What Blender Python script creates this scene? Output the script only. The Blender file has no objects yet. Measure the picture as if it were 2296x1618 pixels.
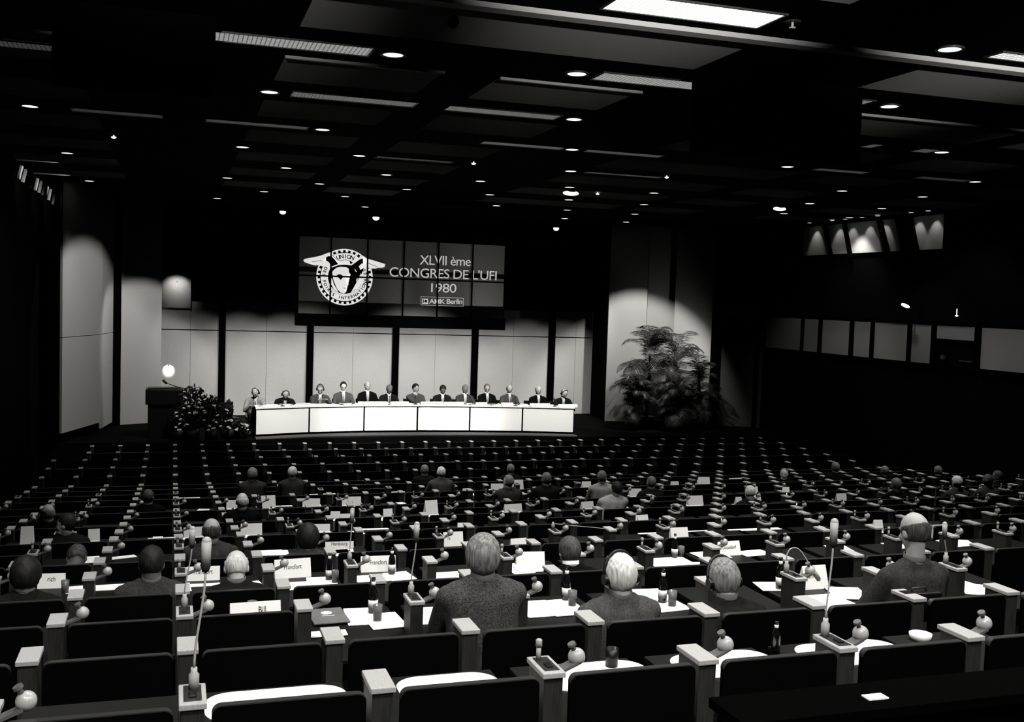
import bpy, bmesh, math, random
from mathutils import Vector, Matrix
random.seed(7)
sc = bpy.context.scene
COL = sc.collection
# ------------------------------------------------------------------ camera
FPX, IW, IH = 2338.82, 2296, 1618
yaw, pit, rol = math.radians(18.0446), math.radians(-3.4523), math.radians(1.8410)
EYE = 5.03                      # height of the camera above the lowest hall floor
F = Vector((math.sin(yaw)*math.cos(pit), math.cos(yaw)*math.cos(pit), math.sin(pit)))
r0 = Vector((math.cos(yaw), -math.sin(yaw), 0)); u0 = r0.cross(F)
R = math.cos(rol)*r0 + math.sin(rol)*u0
U = -math.sin(rol)*r0 + math.cos(rol)*u0
cam = bpy.data.cameras.new('camera'); cam.sensor_width = 36; cam.lens = FPX*36/IW
cam.clip_start = .05; cam.clip_end = 200
co = bpy.data.objects.new('camera', cam); COL.objects.link(co); sc.camera = co
m = Matrix((R, U, -F)).transposed().to_4x4(); m.translation = (0, 0, EYE); co.matrix_world = m
def ray(x, y): return F + R*(x-IW/2)/FPX - U*(y-IH/2)/FPX
def atz(x, y, z):
    d = ray(x, y); t = (z-EYE)/d.z; p = d*t; p.z = z; return p
def aty(x, y, Y):
    d = ray(x, y); p = d*(Y/d.y); p.z += EYE; return p
def atx(x, y, X):
    d = ray(x, y); p = d*(X/d.x); p.z += EYE; return p
# ------------------------------------------------------------------ world, view
w = bpy.data.worlds.new('world'); sc.world = w; w.use_nodes = True
w.node_tree.nodes['Background'].inputs[0].default_value = (1, 1, .97, 1)
w.node_tree.nodes['Background'].inputs[1].default_value = 0.0006
sc.view_settings.view_transform = 'Standard'; sc.view_settings.look = 'None'
sc.view_settings.exposure = 0.0; sc.view_settings.gamma = 1.0; sc.view_settings.use_curve_mapping = False
sc.cycles.diffuse_bounces = 0      # hard, contrasty light as on the print
# light levels
E_DOWN, E_STAGE, E_WALL, E_UP = 430, 3700, 900, 17000
TINT = (1, .985, .95)
def spot(name, loc, tgt, e, ang, blend=.3, rad=.05, parent=None):
    l = bpy.data.lights.new(name, 'SPOT'); l.energy = e; l.spot_size = math.radians(ang)
    l.spot_blend = blend; l.shadow_soft_size = rad; l.color = TINT
    o = bpy.data.objects.new(name, l); COL.objects.link(o); o.location = loc
    o.rotation_euler = (Vector(tgt)-Vector(loc)).to_track_quat('-Z', 'Y').to_euler()
    if parent is not None:
        o.parent = parent; o.location = Vector(loc)-parent.location
    return o
HC = 7.53                       # ceiling height
LATX = lambda n: .09+2.055*n
ROWS = [(10.91, [1, 2, 4]), (13.63, [.5, 2.5, 5.5]), (16.35, [-1, 1, 3, 5, 7]), (19.07, [.5, 1.5, 3.5, 6.5, 7.5]),
        (21.79, [-1, 1, 2, 3, 4, 5, 7, 8]), (24.51, [.5, 1.5, 2.5, 3.5, 4.5, 5.5, 7.5, 8.5]), (27.3, [-1, 1, 2, 4, 5, 6]), (30.2, [.5, 2.5, 5.5, 6.5])]
# ------------------------------------------------------------------ materials
def mat(name, g, rough=.6, emit=0, noise=0, scale=20, stretch=(1, 1, 1), metal=0, spec=.3, tint=(1, .992, .965)):
    m = bpy.data.materials.new(name); m.use_nodes = True; nt = m.node_tree; b = nt.nodes['Principled BSDF']
    c = [g*t for t in tint]+[1]
    b.inputs['Base Color'].default_value = c; b.inputs['Roughness'].default_value = rough
    b.inputs['Metallic'].default_value = metal; b.inputs['Specular IOR Level'].default_value = spec
    if noise:
        tc = nt.nodes.new('ShaderNodeTexCoord'); mp = nt.nodes.new('ShaderNodeMapping'); mp.inputs['Scale'].default_value = stretch
        n = nt.nodes.new('ShaderNodeTexNoise'); n.inputs['Scale'].default_value = scale; n.inputs['Detail'].default_value = 4
        cr = nt.nodes.new('ShaderNodeValToRGB'); e = cr.color_ramp.elements
        e[0].position = .3; e[1].position = .7
        e[0].color = [x*(1-noise) for x in c[:3]]+[1]; e[1].color = [min(1, x*(1+noise)) for x in c[:3]]+[1]
        nt.links.new(tc.outputs['Object'], mp.inputs[0]); nt.links.new(mp.outputs[0], n.inputs[0])
        nt.links.new(n.outputs[0], cr.inputs[0]); nt.links.new(cr.outputs[0], b.inputs['Base Color'])
    if emit:
        b.inputs['Emission Color'].default_value = c; b.inputs['Emission Strength'].default_value = emit
    return m
M = {}
M['black'] = mat('black_paint', .0008, .9, spec=.01)
M['blackgloss'] = mat('black_gloss', .004, .35, spec=.3)
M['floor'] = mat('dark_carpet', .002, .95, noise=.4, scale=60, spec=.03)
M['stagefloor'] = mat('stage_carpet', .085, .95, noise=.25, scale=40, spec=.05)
M['ceil'] = mat('ceiling_black', .0007, .95, spec=.01)
M['coffer'] = mat('ceiling_panel', .32, .8, noise=.08, scale=30, spec=.1)
M['lip'] = mat('ceiling_strip', .36, .6, spec=.1)
M['panelblack'] = mat('black_back_panel', .0012, .5, spec=.05)
M['trim'] = mat('panel_edge', .024, .35, spec=.4)
M['cap'] = mat('pale_wood_cap', .36, .5, noise=.10, scale=40, stretch=(6, .6, 1), spec=.2)
M['post'] = mat('wood_post', .024, .55, noise=.3, scale=25, stretch=(6, 6, .3), spec=.15)
M['desk'] = mat('dark_desk', .006, .5, noise=.2, scale=12, stretch=(.4, 4, 1), spec=.15)
M['cushion'] = mat('seat_fabric', .006, .9, spec=.03)
M['plate'] = mat('control_plate', .02, .4)
M['switch'] = mat('switch_dark', .003, .4)
M['chrome'] = mat('lamp_grey_enamel', .40, .25, spec=.6)
M['arm'] = mat('lamp_arm_grey', .10, .45)
M['steel'] = mat('microphone_steel', .42, .4)
M['foam'] = mat('microphone_foam', .004, .9)
M['micgrey'] = mat('microphone_head_grey', .36, .4)
M['paper'] = mat('white_paper', .88, .8, noise=.03, scale=6)
M['cloth'] = mat('white_table_panel', .86, .6)
M['ink'] = mat('black_ink', .01, .7)
M['greyprint'] = mat('grey_print', .12, .7)
M['folder'] = mat('grey_folder', .13, .5, noise=.1, scale=8)
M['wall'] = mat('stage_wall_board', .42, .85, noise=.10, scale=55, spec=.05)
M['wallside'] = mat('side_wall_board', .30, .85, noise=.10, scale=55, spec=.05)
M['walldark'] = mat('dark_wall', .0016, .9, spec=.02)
M['booth'] = mat('booth_curtain', .16, .85, noise=.12, scale=50, spec=.05)
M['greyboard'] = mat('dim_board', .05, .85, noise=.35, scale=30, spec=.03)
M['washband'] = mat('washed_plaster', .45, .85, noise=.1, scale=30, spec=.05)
M['screen'] = mat('projection_panel', .22, .7, noise=.15, scale=40, spec=.05)
M['signwhite'] = mat('projected_white', .3, .7, emit=2.4, spec=0)
M['signgrey'] = mat('projected_lettering', .3, .7, emit=1.5, spec=0)
M['signblack'] = mat('projected_black', .004, .8, spec=.02)
M['leaf'] = mat('palm_leaf', .028, .45, noise=.4, scale=5, spec=.3)
M['bush'] = mat('bush_leaf', .008, .5, spec=.2)
M['bloom'] = mat('white_bloom', .6, .8)
M['trunk'] = mat('palm_trunk', .03, .8)
M['pot'] = mat('dark_pot', .004, .6)
M['bottle'] = mat('dark_bottle_glass', .004, .12, spec=.6)
M['label'] = mat('bottle_label', .8, .6)
M['lampdisc'] = mat('downlight_glow', 1, .5, emit=1.8)
M['globe'] = mat('spotlight_glow', 1, .5, emit=1.4)
M['ring'] = mat('downlight_ring', .02, .5)
g = bpy.data.materials.new('clear_glass'); g.use_nodes = True; gb = g.node_tree.nodes['Principled BSDF']
gb.inputs['Transmission Weight'].default_value = .85; gb.inputs['Roughness'].default_value = .08; gb.inputs['Base Color'].default_value = (.8, .8, .8, 1)
M['glass'] = g
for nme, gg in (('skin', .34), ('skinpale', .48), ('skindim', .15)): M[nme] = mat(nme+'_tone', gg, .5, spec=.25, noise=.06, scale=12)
for nme, gg, nz in (('hair_white', .58, .3), ('hair_grey', .17, .6), ('hair_dark', .010, .5), ('hair_mid', .12, .6), ('hair_dim', .05, .6)):
    M[nme] = mat(nme, gg, .6, noise=nz, scale=26, stretch=(3, 3, .35), spec=.2)
for nme, gg, nz, scl in (('suit_black', .0025, 0, 1), ('suit_dark', .009, .3, 60), ('suit_grey', .06, .35, 90), ('suit_tweed', .055, .75, 130), ('suit_light', .28, .15, 50), ('suit_mid', .032, .3, 60)):
    M[nme] = mat(nme, gg, .9, noise=nz, scale=scl, spec=.05)
M['shirt'] = mat('white_shirt', .8, .8); M['shirtdim'] = mat('grey_shirt', .10, .8); M['tie'] = mat('dark_tie', .012, .6); M['tiegrey'] = mat('grey_tie', .12, .6)
M['trouser'] = mat('dark_trousers', .006, .9, spec=.03); M['shoe'] = mat('black_shoe', .006, .3)
M['eye'] = mat('eye_dark', .01, .2)
def grid_emit(name, s):
    m = bpy.data.materials.new(name); m.use_nodes = True; nt = m.node_tree; b = nt.nodes['Principled BSDF']
    b.inputs['Base Color'].default_value = (.02, .02, .02, 1)
    tc = nt.nodes.new('ShaderNodeTexCoord'); br = nt.nodes.new('ShaderNodeTexBrick')
    br.offset = 0; br.inputs['Scale'].default_value = 1; br.inputs['Brick Width'].default_value = .045; br.inputs['Row Height'].default_value = .06
    br.inputs['Mortar Size'].default_value = .006; br.inputs['Color1'].default_value = (1, 1, .97, 1); br.inputs['Color2'].default_value = (.85, .85, .82, 1)
    br.inputs['Mortar'].default_value = (.25, .25, .24, 1)
    nt.links.new(tc.outputs['Object'], br.inputs[0]); nt.links.new(br.outputs[0], b.inputs['Emission Color'])
    b.inputs['Emission Strength'].default_value = s
    return m
# ------------------------------------------------------------------ helpers
def me_from(bm, name='mesh', smooth=False):
    me = bpy.data.meshes.new(name); bm.normal_update(); bm.to_mesh(me); bm.free()
    if smooth:
        for p in me.polygons: p.use_smooth = True
    return me
def box(bm, x0, x1, y0, y1, z0, z1, rot=None):
    vs = [bm.verts.new((x, y, z)) for x in (x0, x1) for y in (y0, y1) for z in (z0, z1)]
    if rot: 
        for v in vs: v.co = rot @ v.co
    for f in ((0, 1, 3, 2), (4, 6, 7, 5), (0, 4, 5, 1), (2, 3, 7, 6), (0, 2, 6, 4), (1, 5, 7, 3)): bm.faces.new([vs[i] for i in f])
    return vs
def boxme(x0, x1, y0, y1, z0, z1, bev=0, name='mesh'):
    bm = bmesh.new(); box(bm, x0, x1, y0, y1, z0, z1)
    bmesh.ops.recalc_face_normals(bm, faces=bm.faces)
    if bev: bmesh.ops.bevel(bm, geom=bm.edges[:], offset=bev, segments=2, affect='EDGES', profile=.5)
    return me_from(bm, name)
def cyl(bm, p0, r0, p1, r1, n=12):
    p0 = Vector(p0); p1 = Vector(p1); d = (p1-p0)
    q = d.to_track_quat('Z', 'Y') if d.length > 1e-6 else Vector((0, 0, 1)).to_track_quat('Z', 'Y')
    A = []; B = []
    for i in range(n):
        a = 2*math.pi*i/n; v = Vector((math.cos(a), math.sin(a), 0))
        A.append(bm.verts.new(p0+q@(v*r0))); B.append(bm.verts.new(p1+q@(v*r1)))
    for i in range(n): bm.faces.new((A[i], A[(i+1) % n], B[(i+1) % n], B[i]))
    bm.faces.new(A[::-1]); bm.faces.new(B)
def ell(bm, c, rad, rot=None, sub=2):
    r = bmesh.ops.create_icosphere(bm, subdivisions=sub, radius=1)
    for v in r['verts']:
        p = Vector((v.co.x*rad[0], v.co.y*rad[1], v.co.z*rad[2]))
        if rot: p = rot @ p
        v.co = p+Vector(c)
def cap_(bm, p0, r0, p1, r1, n=10):
    cyl(bm, p0, r0, p1, r1, n); ell(bm, p0, (r0,)*3, sub=2); ell(bm, p1, (r1,)*3, sub=2)
def tube(pts, rad, n=8, name='mesh'):
    bm = bmesh.new(); rings = []
    pts = [Vector(p) for p in pts]
    for i, p in enumerate(pts):
        d = (pts[min(i+1, len(pts)-1)]-pts[max(i-1, 0)]).normalized(); q = d.to_track_quat('Z', 'Y')
        rr = rad[i] if isinstance(rad, (list, tuple)) else rad
        rings.append([bm.verts.new(p+q@Vector((math.cos(2*math.pi*j/n)*rr, math.sin(2*math.pi*j/n)*rr, 0))) for j in range(n)])
    for a, b in zip(rings, rings[1:]):
        for j in range(n): bm.faces.new((a[j], a[(j+1) % n], b[(j+1) % n], b[j]))
    bm.faces.new(rings[0][::-1]); bm.faces.new(rings[-1])
    return me_from(bm, name, True)
def lathe(prof, n=20, name='mesh', closed=False):
    bm = bmesh.new(); rings = []
    for r, z in prof: rings.append([bm.verts.new((r*math.cos(2*math.pi*j/n), r*math.sin(2*math.pi*j/n), z)) for j in range(n)])
    for a, b in zip(rings, rings[1:]):
        for j in range(n): bm.faces.new((a[j], a[(j+1) % n], b[(j+1) % n], b[j]))
    if closed:
        a, b = rings[-1], rings[0]
        for j in range(n): bm.faces.new((a[j], a[(j+1) % n], b[(j+1) % n], b[j]))
    else:
        bm.faces.new(rings[0][::-1]); bm.faces.new(rings[-1])
    bmesh.ops.recalc_face_normals(bm, faces=bm.faces)
    return me_from(bm, name, not closed)
def part(name, me, m, parent=None, loc=(0, 0, 0), rot=(0, 0, 0), label=None, scale=None):
    o = bpy.data.objects.new(name, me); COL.objects.link(o); o.location = loc; o.rotation_euler = rot
    if m is not None:
        if not me.materials: me.materials.append(m)
        elif me.materials[0] != m:
            o.material_slots[0].link = 'OBJECT'; o.material_slots[0].material = m
    if parent: o.parent = parent
    if label: o['label'] = label
    if scale: o.scale = scale
    return o
def thing(name, label, cat, loc=(0, 0, 0), rz=0, group=None):
    o = bpy.data.objects.new(name, None); COL.objects.link(o); o.location = loc; o.rotation_euler = (0, 0, rz)
    o.empty_display_size = .1
    o['label'] = label; o['category'] = cat
    if group: o['group'] = group
    return o
def tag(o, label, cat, group=None):
    o['label'] = label; o['category'] = cat
    if group: o['group'] = group
    return o
def struct(name, me, m):
    o = part(name, me, m); o['kind'] = 'structure'; return o
def evalme(o, name):
    bpy.context.view_layer.update(); dg = bpy.context.evaluated_depsgraph_get()
    me = bpy.data.meshes.new_from_object(o.evaluated_get(dg)); me.name = name
    old = o.data; bpy.data.objects.remove(o)
    return me
def fuse(bm, voxel, name, sm=3):
    me = me_from(bm, name); o = bpy.data.objects.new('tmp', me); COL.objects.link(o)
    a = o.modifiers.new('r', 'REMESH'); a.mode = 'VOXEL'; a.voxel_size = voxel; a.use_smooth_shade = True
    if sm:
        s = o.modifiers.new('s', 'SMOOTH'); s.factor = .5; s.iterations = sm
    r = evalme(o, name)
    for p in r.polygons: p.use_smooth = True
    return r
def textme(s, size=1, ext=.0, name='lettering', space=1.0, bold=0):
    c = bpy.data.curves.new('t', 'FONT'); c.body = s; c.size = size; c.extrude = ext; c.space_character = space; c.offset = bold
    c.resolution_u = 4
    o = bpy.data.objects.new('t', c); COL.objects.link(o); me = evalme(o, name); bpy.data.curves.remove(c); return me
def plate(pts, y0, y1, name='mesh'):
    """closed outline in x,z extruded from y0 to y1"""
    bm = bmesh.new(); a = [bm.verts.new((x, y0, z)) for x, z in pts]; b = [bm.verts.new((x, y1, z)) for x, z in pts]
    n = len(pts); bm.faces.new(a); bm.faces.new(b[::-1])
    for i in range(n): bm.faces.new((a[i], b[i], b[(i+1) % n], a[(i+1) % n]))
    bmesh.ops.recalc_face_normals(bm, faces=bm.faces)
    return me_from(bm, name)
ORD = ['first', 'second', 'third', 'fourth', 'fifth', 'sixth', 'seventh', 'eighth', 'ninth', 'tenth', 'eleventh', 'twelfth', 'thirteenth',
       'fourteenth', 'fifteenth', 'sixteenth', 'seventeenth', 'eighteenth', 'nineteenth', 'twentieth', 'twenty-first', 'twenty-second', 'twenty-third', 'twenty-fourth',
       'twenty-fifth', 'twenty-sixth', 'twenty-seventh', 'twenty-eighth', 'twenty-ninth', 'thirtieth', 'thirty-first', 'thirty-second', 'thirty-third', 'thirty-fourth']
ORD += ['thirty-fifth', 'thirty-sixth', 'thirty-seventh', 'thirty-eighth', 'thirty-ninth']+['fortieth']+['forty-'+ORD[i] for i in range(9)]+['fiftieth']+['fifty-'+ORD[i] for i in range(9)]
def rowname(n): return 'nearest' if n == 0 else ORD[n]+' nearest'
# seat rows
PX0, PY0, PU, PW = .0782, 3.687, 1.1383, .65
HK = [1.4, 1.597, 1.79, 1.975, 2.159, 2.331, 2.509, 2.671, 2.85, 3.011, 3.165, 3.317, 3.444, 3.572, 3.70, 3.827, 3.955, 3.962, 3.967, 3.971, 3.975, 3.98]
NK = 22
def rowY(k): return PY0+PU*k
def capz(k): return EYE-(HK[k] if k >= 0 else 1.4+.19*k)
def tierz(k):
    k = k if k % 2 else k-1
    return capz(k)-1.05
# ------------------------------------------------------------------ structure
STZ = EYE-3.92                  # stage floor height
TB = [(2.1, 28.20), (3.56, 28.62), (5.10, 28.82), (6.62, 28.82), (8.13, 28.70), (9.64, 28.45), (11.10, 28.08)]
def build_setting():
    bm = bmesh.new()
    ks = [-9, -7, -5, -3, -1]+list(range(1, NK, 2))
    for i, k in enumerate(ks):
        y0 = rowY(k)-.12; y1 = rowY(ks[i+1])-.12 if i+1 < len(ks) else 31.5
        z = tierz(k)
        box(bm, -3.4, 18.6, y0, y1+.001, -.4, z)
    struct('floor', me_from(bm), M['floor'])
    bm = bmesh.new()
    pts = [(-3.0, 27.6), (1.9, 27.75), (3.5, 28.05), (6.5, 28.2), (9.5, 28.0), (11.2, 27.7), (17.9, 27.6), (17.9, 34.2), (-3.0, 34.2)]
    a = [bm.verts.new((x, y, -.05)) for x, y in pts]; b = [bm.verts.new((x, y, STZ)) for x, y in pts]
    bm.faces.new(a[::-1]); bm.faces.new(b)
    for i in range(len(pts)): bm.faces.new((a[i], a[(i+1) % 9], b[(i+1) % 9], b[i]))
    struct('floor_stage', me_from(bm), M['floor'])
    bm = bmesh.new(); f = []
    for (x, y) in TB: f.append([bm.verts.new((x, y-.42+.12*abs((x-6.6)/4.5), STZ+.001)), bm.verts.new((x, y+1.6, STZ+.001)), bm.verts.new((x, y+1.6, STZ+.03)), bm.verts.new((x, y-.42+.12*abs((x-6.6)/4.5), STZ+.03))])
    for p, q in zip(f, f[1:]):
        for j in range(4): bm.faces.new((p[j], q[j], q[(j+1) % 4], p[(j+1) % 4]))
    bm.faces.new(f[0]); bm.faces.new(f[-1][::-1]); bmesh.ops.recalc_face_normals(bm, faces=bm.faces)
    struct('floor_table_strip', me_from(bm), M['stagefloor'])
    # side and rear walls
    struct('wall_left', boxme(-3.4, -3.1, -7, 34.4, -.4, 8.2), M['walldark'])
    struct('wall_right', boxme(18.08, 18.4, -7, 34.4, -.4, 8.2), M['walldark'])
    struct('wall_rear', boxme(-3.4, 18.4, -7.2, -6.9, -.4, 8.2), M['walldark'])
    struct('wall_stage_backing', boxme(-3.4, 18.4, 34.1, 34.4, -.4, 8.2), M['walldark'])
    # stage wall boards, pillars
    YW = 33.45
    xs = [-.36, 1.44, 4.13, 6.88, 9.56, 12.28, 14.0]
    SZ = EYE-1.29
    n = 1
    for i in range(6):
        xa = xs[i]+(.07 if i else 0); xb = xs[i+1]-(.07 if i < 5 else 0)
        bm = bmesh.new()
        th = (xb-xa)/2
        for j in range(2):
            a = xa+th*j; b = xa+th*(j+1)
            box(bm, a+.004, b-.004, YW, YW+.06, STZ+.0, SZ-.015)
            box(bm, a+.004, b-.004, YW, YW+.06, SZ+.015, EYE-.42)
        struct('wall_stage_board_%s' % ORD[i], me_from(bm), M['wall'])
    struct('wall_stage_upper_shade', boxme(-.36, 14.0, YW+.01, YW+.05, EYE-.42, HC-.75), M['walldark'])  # black board stands in for the upper wall falling into shade
    struct('wall_stage_small_board', boxme(-.34, aty(428, 650, YW).x, YW-.03, YW+.01, aty(400, 690, YW).z, aty(400, 612, YW).z), M['wall'])
    for i in range(1, 6):
        struct('trim_stage_pillar_%s' % ORD[i-1], boxme(xs[i]-.1, xs[i]+.1, YW-.16, YW+.05, STZ, HC-.4, .01), M['black'])
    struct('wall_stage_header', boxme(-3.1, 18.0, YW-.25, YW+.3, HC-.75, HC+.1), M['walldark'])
    # left wing boards (angled), dark pillar between
    def vboard(name, x0, y0, x1, y1, z0, z1, m, t=.06, seam=None):
        d = Vector((x1-x0, y1-y0, 0)); L = d.length; bm = bmesh.new()
        if seam: box(bm, 0, L, 0, t, z0, seam-.008); box(bm, 0, L, 0, t, seam+.008, z1)
        else: box(bm, 0, L, 0, t, z0, z1)
        me = me_from(bm); o = struct(name, me, m); o.location = (x0, y0, 0); o.rotation_euler = (0, 0, math.atan2(d.y, d.x)); return o
    q = aty(270, 900, 31.2); q2 = aty(360, 900, 31.75)
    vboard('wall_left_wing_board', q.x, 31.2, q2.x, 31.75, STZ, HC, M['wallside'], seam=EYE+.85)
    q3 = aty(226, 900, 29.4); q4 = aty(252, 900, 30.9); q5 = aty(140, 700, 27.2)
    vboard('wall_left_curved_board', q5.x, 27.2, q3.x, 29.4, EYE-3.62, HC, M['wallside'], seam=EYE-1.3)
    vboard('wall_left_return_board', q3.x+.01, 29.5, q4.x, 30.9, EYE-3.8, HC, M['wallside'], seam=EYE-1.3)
    vboard('trim_left_pillar', q4.x, 30.95, q.x, 31.15, STZ-1.1, HC, M['black'], .15)
    # right wing boards
    r1 = aty(1357, 900, 31.4); r2 = aty(1450, 700, 31.1); r3 = aty(1512, 700, 30.9); r4 = aty(1597, 700, 30.3)
    vboard('trim_right_pillar', 13.75, 33.3, r1.x-.02, 31.45, STZ, HC, M['black'], .1)
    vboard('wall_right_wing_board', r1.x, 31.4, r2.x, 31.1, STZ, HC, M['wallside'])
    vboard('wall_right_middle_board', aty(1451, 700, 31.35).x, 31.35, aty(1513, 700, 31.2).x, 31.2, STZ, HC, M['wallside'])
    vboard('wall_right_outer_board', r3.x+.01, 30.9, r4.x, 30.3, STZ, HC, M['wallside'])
    s1 = aty(1615, 850, 30.0); s2 = aty(1689, 850, 29.6); s3 = aty(1700, 850, 29.5); s4 = aty(1718, 850, 29.35)
    vboard('trim_right_outer_pillar', r4.x+.01, 30.25, s1.x-.01, 30.0, STZ-1, HC, M['black'], .1)
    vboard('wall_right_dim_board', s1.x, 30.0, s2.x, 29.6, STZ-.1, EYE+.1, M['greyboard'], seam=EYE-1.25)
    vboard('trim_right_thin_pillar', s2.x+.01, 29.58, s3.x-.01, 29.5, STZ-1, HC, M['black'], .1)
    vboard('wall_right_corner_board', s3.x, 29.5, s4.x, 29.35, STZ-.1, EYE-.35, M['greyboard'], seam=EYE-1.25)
    # interpreters' windows on the right wall
    e = [(55, 290), (305, 405), (425, 612), (635, 750), (770, 995), (1018, 1153), (1180, 1440), (1478, 1720)]
    for i, (a, b) in enumerate(e):
        ya = atx(1700+b*.34, 760, 18).y; yb = atx(1700+a*.34, 760, 18).y
        if i == 7: ya = 17.2
        bm = bmesh.new()
        z0 = EYE-1.30; z1 = EYE-.29
        if i == 6:
            z0 = EYE-.66
        box(bm, 17.98, 18.05, ya, yb, z0, z1)
        wo = struct('window_%d' % (i+1), me_from(bm), M['booth'])
        bm = bmesh.new(); t = .05
        box(bm, 17.93, 18.07, ya-t, ya, EYE-1.35, EYE-.24); box(bm, 17.93, 18.07, yb, yb+t, EYE-1.35, EYE-.24)
        box(bm, 17.93, 18.07, ya, yb, EYE-1.35, EYE-1.30); box(bm, 17.93, 18.07, ya, yb, EYE-.29, EYE-.24)
        part('window_frame', me_from(bm), M['black'], wo)
        if i == 6:
            bm = bmesh.new(); box(bm, 17.97, 18.03, ya+.1, ya+.5, EYE-1.17, EYE-1.15); box(bm, 17.97, 18.03, yb-.3, yb-.18, EYE-1.16, EYE-1.06)
            part('booth_console', me_from(bm), M['greyboard'], wo)
    # ceiling: black slab with recessed panels, light edge strips
    bm = bmesh.new()
    gaps = []
    for n in range(-3, 7):
        y0 = 8.82+2.72*n; gaps.append((y0, y0+1.40))
    yprev = -7
    segs = [(-3.4, -1.1), (1.1, 2.85), (3.5, 5.27), (7.45, 11.2), (11.8, 13.6), (15.6, 18.4)]
    solid = [(-1.1, 1.1), (2.85, 3.5), (5.27, 7.45), (11.2, 11.8), (13.6, 15.6)]
    for y0, y1 in gaps:
        box(bm, -3.4, 18.4, yprev, y0, HC, HC+.45)
        for a, b in (solid if y0 > 10 else [(-1.1, 1.1), (5.27, 7.33), (13.6, 15.6)]): box(bm, a, b, y0, y1, HC, HC+.45)
        yprev = y1
    box(bm, -3.4, 18.4, yprev, 34.4, HC, HC+.45)
    struct('ceiling', me_from(bm), M['ceil'])
    struct('ceiling_void', boxme(-3.4, 18.4, -7, 34.4, HC+.46, HC+.6), M['ceil'])
    bm = bmesh.new(); bl = bmesh.new()
    for n, (y0, y1) in enumerate(gaps):
        for a, b in (segs if y0 > 10 else [(-3.4, -1.1), (1.1, 5.27), (7.33, 13.6), (15.6, 18.4)]):
            box(bm, a, b, y0, y1, HC+.004, HC+.03)
            if 10 < y0 < 12: box(bl, a, b, y0-.05, y0, HC-.03, HC+.02)
        if y0 < 10: box(bl, -3.4, 18.4, y0-.15, y0+.0, HC-.045, HC+.02)
    struct('ceiling_panels', me_from(bm), M['coffer'])
    struct('trim_ceiling_strips', me_from(bl), M['lip'])
build_setting()
# unseen spots added at the rear to brighten the first ceiling panels
for x in (-1.5, 2.5, 6.5, 10.5):
    spot('added_ceiling_fill', (x, -3.0, HC-1.5), (x+1.6, 9.0, HC+2.5), E_UP, 28.5, .7, .05)
# ------------------------------------------------------------------ ceiling fittings
disc_me = lathe([(.0, 0), (.105, 0), (.105, .012), (0, .012)], 24)
ring_me = lathe([(.105, -.004), (.135, -.006), (.135, .012), (.105, .012)], 24, closed=True)
for ri, (y, ns) in enumerate(ROWS):
    for ci, n in enumerate(ns):
        t = thing('ceiling_downlight', 'round recessed ceiling downlight, %s row of downlights, %s from the left' % (rowname(ri), ORD[ci]), 'ceiling light', (LATX(n), y, HC-.014), group='round ceiling downlights')
        part('lamp_disc', disc_me, M['lampdisc'], t); part('ring', ring_me, M['ring'], t)
        spot('downlight_beam', (LATX(n), y, HC-.05), (LATX(n), y, 0), E_DOWN*(1, 1, .9, .65, .45, .35, .3, .15)[ri]*(.5 if n < 0 else 1), 92 if ri < 6 else 44, .5, .1)
# lights over the rows near and beside the camera (same fittings, outside the frame)
for n, y in ((0, 5.47), (1, 5.47), (2, 5.47), (3, 5.47), (-.5, 8.19), (1.5, 8.19), (2.5, 8.19)):
    spot('downlight_beam', (LATX(n), y, HC-.05), (LATX(n), y, 0), E_DOWN*.8, 100, .5, .1)
for x, y in ((-1.5, 1.5), (.8, 1.0), (3.0, 1.5), (5.2, 2.2), (1.9, -1.6), (-.4, -1.6)):
    spot('downlight_beam', (x, y, HC-.05), (x, y, 0), E_DOWN*.8, 140, .4, .1)
pn = thing('ceiling_downlight', 'round downlight at the right edge of the ceiling beside a bright louvre', 'ceiling light', (6.98, 8.32, HC-.014), group='round ceiling downlights')
part('lamp_disc', disc_me, M['lampdisc'], pn); part('ring', ring_me, M['ring'], pn)
spot('downlight_beam', (6.98, 8.32, HC-.05), (6.98, 8.32, 0), E_DOWN, 100, .5, .1)
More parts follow.
